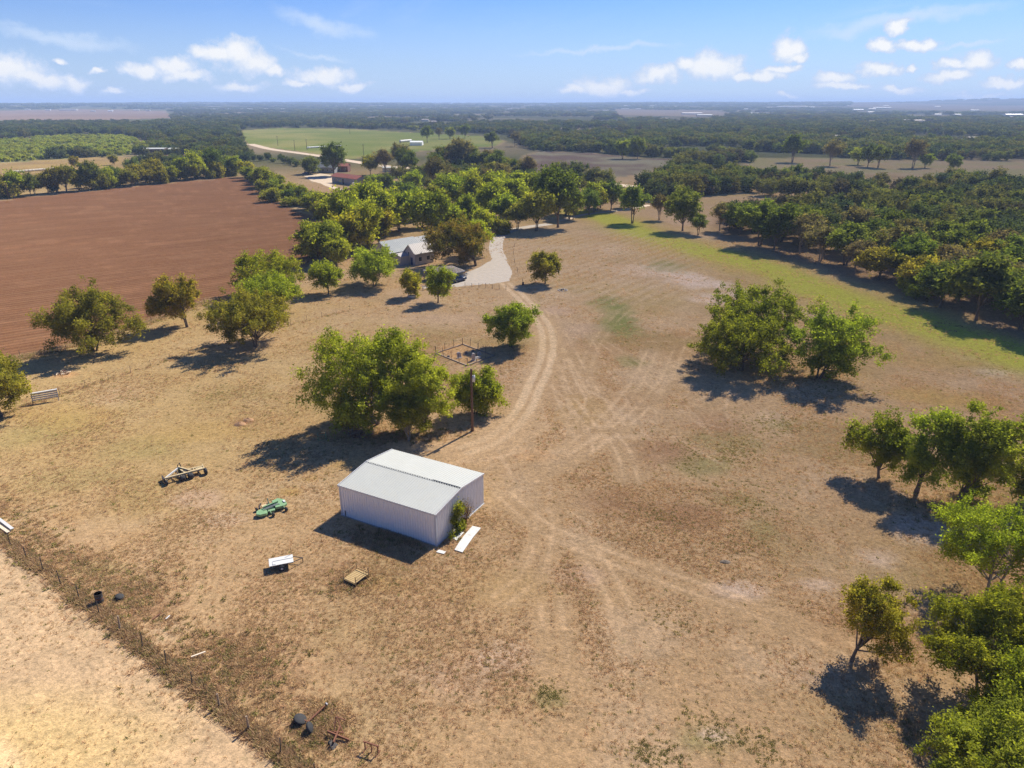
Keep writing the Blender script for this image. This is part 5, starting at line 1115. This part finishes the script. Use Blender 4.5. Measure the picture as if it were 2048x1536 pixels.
def house():
    a = Vector((-35.8, 193.7, 0)); rz = math.atan2(.721, .693)
    r = empty('farmhouse', a, rz); tag(r, 'pale stone house with a bright metal gable roof beside the gravel drive', 'house')
    gable_block(r, 11.1, 7.8, 3.5, 5.95, 'limestone', 'metal_roof', .35, .6)
    window(r, (3, -3.9, 1.7), (0, -1, 0), 1.0, 1.4); window(r, (6.5, -3.9, 1.7), (0, -1, 0), 1.0, 1.4); window(r, (0, 1.2, 1.8), (-1, 0, 0), .9, 1.4); window(r, (0, 0, 4.5), (-1, 0, 0), .5, .6)
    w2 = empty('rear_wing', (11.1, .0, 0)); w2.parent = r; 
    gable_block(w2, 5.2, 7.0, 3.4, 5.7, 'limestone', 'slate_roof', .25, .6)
    w3 = empty('front_wing', (4.6, -6.6, 0)); w3.parent = r
    gable_block(w3, 6.5, 4.6, 3.3, 5.4, 'limestone', 'pink_roof', .3, .6)
    window(w3, (0, .2, 3.0), (-1, 0, 0), .55, 1.2); door(w3, (0, -.9, 0.1), (-1, 0, 0), .9, 2.0, 'blue_paint'); window(w3, (1.8, -2.3, 1.6), (0, -1, 0), 1.2, 1.2); window(w3, (4.6, -2.3, 1.6), (0, -1, 0), 1.2, 1.2); window(w3, (0, 0, 4.55), (-1, 0, 0), .35, .35)
    # lean-to between the wings
    m = MB().add([(1.6, -4.0, 3.15), (4.55, -4.0, 3.3), (4.55, -6.9, 2.65), (1.6, -6.6, 2.5)], [(0, 1, 2, 3), (3, 2, 1, 0)]); m.build('porch_roof', M['pink_roof'], r)
    MB().box(1.8, 4.5, -6.4, -4.0, 0, 2.5).build('porch_wall', M['limestone'], r)
house()
def carport():
    a = Vector((*G(852, 566), 0)); P = [Vector((*G(*p, 2.6), 2.6)) for p in ((846,540), (900,548), (930,541), (903,531), (862,535))]
    c = sum(P, Vector())/5; base = Vector((c.x, c.y, 0)); r = empty('carport', base); tag(r, 'open carport with a grey-brown shingled roof beside the gravel turning circle', 'carport')
    pk = Vector((0, .5, 2.6+.75)); Q = [p-base for p in P]; V = Q+[q+Vector((0, 0, -.15)) for q in Q]+[pk]
    for i in range(5):
        j = (i+1) % 5; t = pk; e = MB().add([Q[i], Q[j], t], [(0, 1, 2), (2, 1, 0)]).build('roof_plane', M['shingle'], r)
        MB().bar(Q[i]-Vector((0, 0, .1)), Q[j]-Vector((0, 0, .1)), .1, .2).build('fascia', M['trim_grey'], r)
        q = Q[i]*.96; MB().bar((q.x, q.y, 0), (q.x, q.y, 2.5), .2).build('post', M['old_wood'], r)
carport()
def car(px, py, rz, paint, label, van=False, name='car', L=4.6, hgt=None, loc=None):
    x, y = loc or G(px, py); r = empty(name, (x, y, .0), rz); tag(r, label, 'van' if van else 'car'); h = hgt or (1.95 if van else 1.5); w = .92
    side = [(-L/2, .35), (L/2, .35), (L/2, .8), (L/2-.15, .95), (L*.22, 1.02), (L*.08, h), (-L*.36 if not van else -L*.47, h), (-L*.46 if not van else -L/2, 1.0), (-L/2, .9)]
    n = len(side); V = []
    for yy, sc in ((-w, 1), (w, 1)): V += [(a, yy*(1 if z < 1.05 else .82), z) for a, z in side]
    MB().add(V, [tuple(range(n)), tuple(range(2*n-1, n-1, -1))]+[(k, n+k, n+(k+1) % n, (k+1) % n) for k in range(n)]).build('body', M[paint], r, .04)
    wx = -L*.34 if not van else -L*.44
    for s in (-1, 1): MB().add([(L*.17, s*.915, 1.06), (L*.075, s*.775, h-.08), (wx, s*.775, h-.08), (wx-L*.05, s*.915, 1.06)], [(0, 1, 2, 3), (3, 2, 1, 0)]).build('side_window', M['glass'], r)
    MB().add([(L*.225, -.75, 1.06), (L*.225, .75, 1.06), (L*.105, .65, h-.08), (L*.105, -.65, h-.08)], [(0, 1, 2, 3), (3, 2, 1, 0)]).build('windscreen', M['glass'], r)
    for sx in (-.31, .31):
        for s in (-1, 1): wheel(r, (L*sx, s*.84, .34), (0, 1, 0), .34, .22)
    for s in (-1, 1): MB().box(L/2-.02, L/2+.03, s*.6-.18, s*.6+.18, .68, .82).build('headlight', M['bright_steel'], r)
    return r
car(612, 349, 2.6, 'blue_paint', 'dark car parked in front of the grey farmhouse')
car(631, 346, 2.4, 'white_paint', 'white van parked beside the dark car at the grey farmhouse', True, 'van', 5.0)
car(0, 0, .9, 'blue_paint', 'dark blue car parked under the carport', loc=tuple(np.array(G(915, 566))+np.array([0., 1.5])))
def red_barn():
    a = Vector((-100.0, 408.5, 0)); b = Vector((-82.4, 390.2, 0)); d = b-a; r = empty('red_roofed_barn', a, math.atan2(d.y, d.x)); tag(r, 'long weathered board barn with a rusty red metal roof by the farm lane', 'barn')
    # ridge runs along the barn
    q = empty('main_body', (0, 3.4, 0)); q.parent = r; L = d.length
    gable_block(q, L, 6.6, 3.6, 5.0, 'grey_board', 'red_roof', .5, .9)
    k = .3
    while k < L-.2:
        MB().bar((k, -3.33, 0), (k, -3.33, 3.45), .06, .04).build('board_batten', M['grey_wood'], q); k += 1.05
    door(q, (L*.46, -3.33, 0), (0, -1, 0), 1.4, 2.8, 'dark_steel'); door(q, (L, 0, 0), (1, 0, 0), 2.4, 2.8, 'old_wood'); window(q, (L*.2, -3.33, 1.9), (0, -1, 0), 1.2, 1.0)
    b = empty('booth', Vector((*G(707, 374), 0)), r.rotation_euler.z); tag(b, 'small white upright cabinet standing against the red-roofed barn', 'cabinet'); MB().box(-.6, .6, -.5, .5, 0, 2.2).build('case', M['white_paint'], b, .03); MB().box(-.45, .45, -.54, -.5, .2, 2.0).build('front_panel', M['pale_wood'], b)
red_barn()
def building(name, px, py, wpx, depth, eave, ridge, wall, roof, rz, label, group=None, cat='building', wins=0):
    x, y = G(px, py); w = wpx*MPP(px, py); z = float(terrain(np.array([x]), np.array([y]))[0])
    if y > 1000:
        x, y, t = ray_ground(px, py); z = float(terrain(np.array([x]), np.array([y]))[0]); w = wpx*t/FPX
    r = empty(name, (x-w/2*math.cos(rz), y-w/2*math.sin(rz)+depth/2, z), rz); tag(r, label, cat, group); gable_block(r, w, depth, eave, ridge, wall, roof, .3)
    for i in range(wins): window(r, (w*(i+.5)/wins, -depth/2, eave*.5), (0, -1, 0), 1.1, 1.3)
    return r
building('grey_farmhouse', 648, 346, 46, 9, 3.4, 6.0, 'grey_board', 'slate_roof', -.1, 'grey boarded farmhouse half hidden by the tall dark tree', cat='house', wins=5)
building('pink_annexe', 686, 344, 22, 6, 3.6, 5.2, 'brown_wall', 'red_roof', -.1, 'small red-roofed annexe joined to the grey farmhouse', cat='house', wins=2)
building('garden_shed', 1010, 377, 24, 4, 2.6, 3.0, 'stone', 'metal_roof', .0, 'small grey flat-roofed shed among the trees above the drive', cat='shed', wins=1)
building('white_building', 832, 291, 24, 14, 3.2, 4.2, 'white_metal', 'white_metal', .0, 'white roofed building at the edge of the bright green field', cat='building')
building('cattle_shed', 306, 312, 44, 12, 5.5, 6.2, 'brown_wall', 'roof_white', .06, 'long white-roofed cattle shed with dark open front', cat='shed')
building('cattle_shed', 346, 311, 20, 12, 5.0, 5.8, 'brown_wall', 'roof_white', .06, 'short white-roofed cattle shed beside the brown stacks', cat='shed')
building('white_cabin', 281, 324, 16, 6, 2.8, 4.4, 'white_paint', 'roof_white', .1, 'small white cabin among the trees in front of the cattle sheds', cat='cabin')
building('brown_stack', 328, 322, 44, 10, 3.6, 4.0, 'brown_wall', 'brown_wall', .05, 'low dark brown stack in front of the cattle sheds', cat='stack')
building('white_cabin', 424, 315, 14, 6, 2.6, 3.8, 'white_paint', 'roof_white', .1, 'small white roof peeping out of the trees right of the cattle sheds', cat='cabin')
building('white_cabin', 778, 344, 26, 5, 2.6, 3.0, 'white_paint', 'roof_white', .05, 'low white shed beside the country road behind the barn', cat='shed')
for i, (px, py, w) in enumerate(FB):
    building('far_building', px, py, w, 12 if w < 20 else 22, 3.2+w*.04, 4.6+w*.06, ['white_paint', 'limestone', 'white_metal'][i % 3], 'shingle' if py > 236 else ['roof_white', 'white_metal', 'roof_white', 'pink_roof'][i % 4], 0.0, ['white', 'pale', 'pale'][i % 3]+(' wide-roofed' if w > 25 else ' small')+' building far off among the woods', 'far pale buildings')
def tarp_trailer():
    loc, rz, L = local(845, 405, 872, 409); r = empty('covered_trailer', loc, rz); tag(r, 'grey tarpaulin-covered trailer parked beside the dark rounded tree', 'trailer'); L = 8.2
    g = random.Random(3); pts = []; rad = []
    for i in range(9): t = i/8; pts.append((L*t, 0, 1.75-.45*t+g.uniform(-.08, .08))); rad.append([.5, 1.15, 1.35, 1.35, 1.28, 1.15, 1.0, .8, .3][i])
    MB().tube(pts, rad, 12).build('tarpaulin', M['stone'], r, smooth=True)
    for x in (2.6, 3.5):
        for y in (-1.1, 1.1): wheel(r, (x, y, .4), (0, 1, 0), .4, .25)
    MB().box(.2, L-.6, -1.0, 1.0, .5, .68).build('chassis', M['dark_steel'], r); MB().bar((L-.7, 0, .6), (L+1.2, 0, .5), .12).build('drawbar', M['dark_steel'], r)
tarp_trailer()
def tub():
    x, y = G(824, 596); r = empty('white_tub', (x, y, 0), .2); tag(r, 'white bathtub-shaped trough under the small yellow-green tree', 'trough')
    o = []; inner = []
    for k in range(20):
        a = k*6.283/20; o.append((math.cos(a)*1.0, math.sin(a)*.5))
    m = MB(); n = 20
    V = [(p[0]*.85, p[1]*.8, .05) for p in o]+[(p[0], p[1], .6) for p in o]+[(p[0]*.9, p[1]*.85, .6) for p in o]+[(p[0]*.8, p[1]*.72, .15) for p in o]
    F = [tuple(range(n))[::-1]]
    for j in range(3): F += [(j*n+k, j*n+(k+1) % n, (j+1)*n+(k+1) % n, (j+1)*n+k) for k in range(n)]
    F.append(tuple(range(3*n, 4*n))); m.add(V, F).build('basin', M['white_paint'], r, smooth=True)
    MB().bar((-.7, 0, .6), (-1.0, .2, 1.3), .1).build('pump_pipe', M['white_paint'], r)
tub()
def bench():
    loc, rz, L = local(848, 581, 860, 578); r = empty('garden_bench', loc, rz); tag(r, 'white slatted garden bench beside the fresh-green tree', 'bench'); L = 1.7
    for k in range(4): MB().box(0, L, .1+k*.12, .19+k*.12, .44, .47).build('seat_slat', M['white_paint'], r)
    for k in range(3): MB().box(0, L, .60, .63, .58+k*.14, .68+k*.14).build('back_slat', M['white_paint'], r)
    for x in (.06, L-.06):
        MB().bar((x, .12, 0), (x, .12, .62), .06).build('leg', M['white_paint'], r); MB().bar((x, .57, 0), (x, .57, 1.0), .06).build('leg', M['white_paint'], r)
bench()
def fire_ring():
    x, y = G(1125, 581); r = empty('fire_ring', (x, y, 0)); tag(r, 'ring of pale stones with charred wood beside the pasture track', 'fire ring'); g = random.Random(2)
    for k in range(11):
        a = k*.571; R = g.uniform(.18, .3); V = []; 
        for i in range(3):
            for j in range(6): b = j*1.047; q = (1, .95, .5)[i]*R*g.uniform(.8, 1.15); V.append((math.cos(a)*1.0+math.cos(b)*q, math.sin(a)*1.0+math.sin(b)*q, (0, .5, 1)[i]*R))
        F = [(i*6+j, i*6+(j+1) % 6, i*6+6+(j+1) % 6, i*6+6+j) for i in range(2) for j in range(6)]+[(12, 13, 14, 15, 16, 17)]
        MB().add(V, F).build('stone', M['stone'], r)
    m = MB()
    for k in range(7): a = g.uniform(0, 6.28); m.tube([(math.cos(a)*.6, math.sin(a)*.6, .08), (-math.cos(a)*.3, -math.sin(a)*.3, .35)], .06, 5)
    m.build('charred_wood', M['dark_steel'], r)
fire_ring()
def stump(px, py):
    x, y = G(px, py); o = empty('tree_stump', (x, y, 0)); tag(o, 'short dark post stump in the shade of the small round tree', 'stump'); MB().tube([(0, 0, -.05), (0, 0, .3), (.03, 0, .75)], [.3, .24, .22], 9).build('trunk', M['bark'], o); MB().lathe((.03, 0, .75), (0, 0, 1), [(0, .2), (.01, .2)], 9).build('cut_face', M['old_wood'], o)
stump(1046, 570)
M['bale'] = simple_mat('bale', (0.40, 0.36, 0.29), 0.9, var=0.25, scale=2)
M['bale_wrap'] = simple_mat('bale_wrap', (0.46, 0.46, 0.45), 0.6, var=0.08, scale=2)
_bale = MB().lathe((-.8, 0, .8), (1, 0, 0), [(0, .55), (.02, .78), (.12, .82), (1.48, .82), (1.58, .78), (1.6, .55)], 14)
def bales(p, q, n, mat, label, group):
    a = Vector((*G(*p), 0)); b = Vector((*G(*q), 0)); d = b-a; me = _bale.mesh('hay_bale', M[mat]); me.polygons.foreach_set('use_smooth', [len(f.vertices) == 4 for f in me.polygons]); g = random.Random(n)
    for i in range(n):
        c = a.lerp(b, (i+.5)/n); o = bpy.data.objects.new('hay_bale', me); link(o); o.location = c+Vector((0, g.uniform(-.2, .2), 0)); s = g.uniform(.96, 1.06)*d.length/n/1.66; s = min(max(s, .9), 1.6); o.scale = (s, s, s); o.rotation_euler = (0, 0, math.atan2(d.y, d.x)+g.gauss(0, .05)); tag(o, label, 'hay bale', group)
bales((24,346), (138,337), 32, 'bale', 'round hay bale in the long row across the straw-coloured field', 'bales in the straw field row')
bales((614,297), (682,293), 26, 'bale_wrap', 'white wrapped bale in the row along the bright green field', 'wrapped bales by the green field')
bales((800,285), (822,283), 9, 'bale_wrap', 'white wrapped bale in the short row beside the white roofed building', 'wrapped bales by the white building')

# ------------------------------------------------------------------ grass tufts, weeds and leaf litter
M['straw'] = leaf_mat('straw', (0.36, 0.235, 0.115), (0.62, 0.46, 0.26), 0.42, (1.1, 1.05, .9))
M['weed'] = leaf_mat('weed', (0.12, 0.12, 0.045), (0.27, 0.24, 0.085), 0.4)
M['thatch'] = leaf_mat('thatch', (0.28, 0.185, 0.095), (0.52, 0.37, 0.20), 0.4, (1.1, 1.05, .9))
def tuft(seed, nb, h, spread, w, m):
    g = np.random.default_rng(seed); b = g.normal(size=(nb, 2))*spread*.35; a = g.uniform(0, 6.28, nb); l = h*g.uniform(.55, 1.15, nb); t = g.uniform(.25, 1.0, nb)
    d = np.stack([np.cos(a)*t*h*.9, np.sin(a)*t*h*.9, l*.75], 1); base = np.concatenate([b, np.zeros((nb, 1))-.02], 1); s = np.stack([-np.sin(a), np.cos(a), 0*a], 1)*w
    V = np.stack([base-s, base+s, base+d], 1).reshape(-1, 3); return V, np.arange(nb*3).reshape(-1, 3), g.random(nb), m
def tufts():
    g = np.random.default_rng(5)
    protos = [tuft(1, 16, .26, .34, .022, 0), tuft(2, 14, .20, .30, .024, 0), tuft(3, 18, .34, .36, .02, 0), tuft(4, 14, .22, .34, .03, 2), tuft(5, 16, .28, .30, .028, 2), tuft(6, 16, .22, .36, .05, 1), tuft(7, 20, .26, .42, .045, 1)]
    X = []; S = []; I = []
    def put(x, y, s, pr):
        n = len(x); X.append(np.stack([x, y, 0*x], 1)); S.append(s); I.append(g.choice(7, n, p=pr))
    def okay(x, y):
        return (poly_sd(x, y, ZONES['plough']) < 0) & (seg_dist(x, y, MAIN_TRACK) > 2.2+g.random(len(x))*2) & (near_track(x, y) > .5+g.random(len(x))*1.2) & (poly_sd(x, y, SHED_POLY) < 0) & (poly_sd(x, y, YARD_POLY) < 0)
    TR = [o for pts, s in SIDE_TRACKS for o in (offset(curve_pts(GP(pts), 3), -.85), offset(curve_pts(GP(pts), 3), .85))]
    def near_track(x, y):
        d = np.full(len(x), 9.0)
        for c in TR:
            P = np.array(c); m = np.nonzero((x > P[:, 0].min()-2) & (x < P[:, 0].max()+2) & (y > P[:, 1].min()-2) & (y < P[:, 1].max()+2))[0]; d[m] = np.minimum(d[m], seg_dist(x[m], y[m], c))
        return d
    side = lambda x, y: (x-FENCE_A[0])*(-_fd[1])+(y-FENCE_A[1])*_fd[0]
    # pasture, patchy
    for r0, r1, n, sc in ((30, 75, 125000, .6), (75, 130, 95000, .75), (130, 240, 55000, 1.1)):
        r = np.sqrt(g.uniform(r0**2, r1**2, n)); a = g.uniform(-.78, .78, n); x = r*np.sin(a); y = r*np.cos(a)
        dn = fbm(x/7, y/7, 301, 4); k = okay(x, y) & (g.random(n) < smooth(.30, .66, dn)*.95+.08); sd = side(x, y); k &= (sd > 0) | (g.random(n) < .13)
        x, y = x[k], y[k]; put(x, y, sc*g.uniform(.5, 1.25, len(x)), [.30, .28, .08, .20, .10, .03, .01])
    # rank weeds along the fences
    for P, n, w, h in (([tuple(FENCE_A-_fd*22), tuple(FENCE_A+_fd*48)], 7000, .35, 1.25), ([tuple(FENCE_A-_fd*22+np.array([1.3, 1.6])), tuple(FENCE_A+_fd*48+np.array([1.6, 2.2]))], 2600, 1.2, 1.0), (GP([(20,822),(176,772),(352,716),(560,655),(700,620)]), 700, .4, 1.0), (GP([(0,720),(100,706),(300,645),(420,603),(480,594)]), 2200, .8, 1.6)):
        P = np.array(P); i = g.integers(0, len(P)-1, n); f = g.random(n)[:, None]; p = P[i]*(1-f)+P[i+1]*f+g.normal(size=(n, 2))*w; k = g.random(n) < .25+1.1*smooth(.3, .7, fbm(p[:, 0]/2.2, p[:, 1]/2.2, 311)); p = p[k]
        put(p[:, 0], p[:, 1], h*g.uniform(.5, 1.3, len(p)), [.12, .06, .22, .22, .24, .06, .08])
    # round the shed, the implements and in the grove shade
    for px, py, rx, ry, n, h in ((800,1075,110,26,700,1.1),(700,1165,60,30,260,1.1),(640,1450,60,50,420,1.2),(800,870,160,22,900,1.1),(1500,730,110,20,500,1.1),(1640,755,80,12,300,1.1),(1900,1010,120,30,500,1.1),(460,1330,140,80,900,1.15),(250,1180,140,60,700,1.1)):
        x0, y0 = G(px, py); mp = MPP(px, py); wy = (G(px, py-ry)[1]-G(px, py+ry)[1])/2; x = x0+g.normal(size=n)*rx*mp*.5; y = y0+g.normal(size=n)*wy*.5; k = okay(x, y); put(x[k], y[k], h*g.uniform(.5, 1.2, k.sum()), [.15, .1, .2, .2, .2, .08, .07])
    # green weeds in loose colonies
    for px, py, rx, ry, n in ((1560,850,90,26,700),(1440,900,90,30,1100),(1500,1000,90,40,700),(1400,930,50,24,500),(1390,1480,90,60,900),(1100,1390,50,26,260),(1560,1500,120,40,700),(1850,1480,60,60,200),(1320,1030,60,20,250),(1340,1240,60,30,160),(1290,1500,60,40,300),(200,1140,60,20,200),(1960,740,90,20,400),(1700,780,90,20,500),(440,780,70,18,250),(1480,1090,70,26,200)):
        x0, y0 = G(px, py); mp = MPP(px, py); wy = (G(px, py-ry)[1]-G(px, py+ry)[1])/2; x = x0+g.normal(size=n)*rx*mp*.55; y = y0+g.normal(size=n)*wy*.55; k = g.random(n) < 1.5*smooth(.35, .65, fbm(x/2.5, y/2.5, 331)); k &= g.random(n) < .6; put(x[k], y[k], .55*g.uniform(.4, 1.2, k.sum()), [0, 0, 0, 0, 0, .5, .5])
    P = np.concatenate(X); s = np.concatenate(S); I_ = np.concatenate(I); print('tufts', len(P))
    scatter('dry_grass', protos, P, g.uniform(0, 6.28, len(P)), np.stack([s, s, s], 1), I_, 'dry straw-coloured grass tufts and weeds dotted over the pasture', 'grass', [M['straw'], M['weed'], M['thatch']])
_sm = shed.matrix_basis
SHED_POLY = [tuple((_sm @ Vector(p))[:2]) for p in ((-.15, -.15, 0), (12.3, -.15, 0), (12.3, 9.3, 0), (-.15, 9.3, 0))]
YARD_POLY = GP([(895,560),(955,536),(1000,508),(1018,530),(1025,548),(1018,562),(950,570),(895,572)])
tufts()

# ------------------------------------------------------------------ air
def haze():
    m = bpy.data.materials.new('haze_air'); m.use_nodes = True; N = Nodes(m.node_tree)
    v = N.n('ShaderNodeVolumePrincipled', {'Color': (0.50, 0.68, 1.0, 1), 'Density': 0.00014, 'Anisotropy': 0.0})
    out = N.n('ShaderNodeOutputMaterial'); N.t.links.new(v.outputs[0], out.inputs['Volume'])
    o = MB().box(-32000, 32000, -32000, 32000, -2, 112).build('haze', m); tag(o, 'thin blue haze hanging over the far country', 'haze', kind='stuff')
haze()
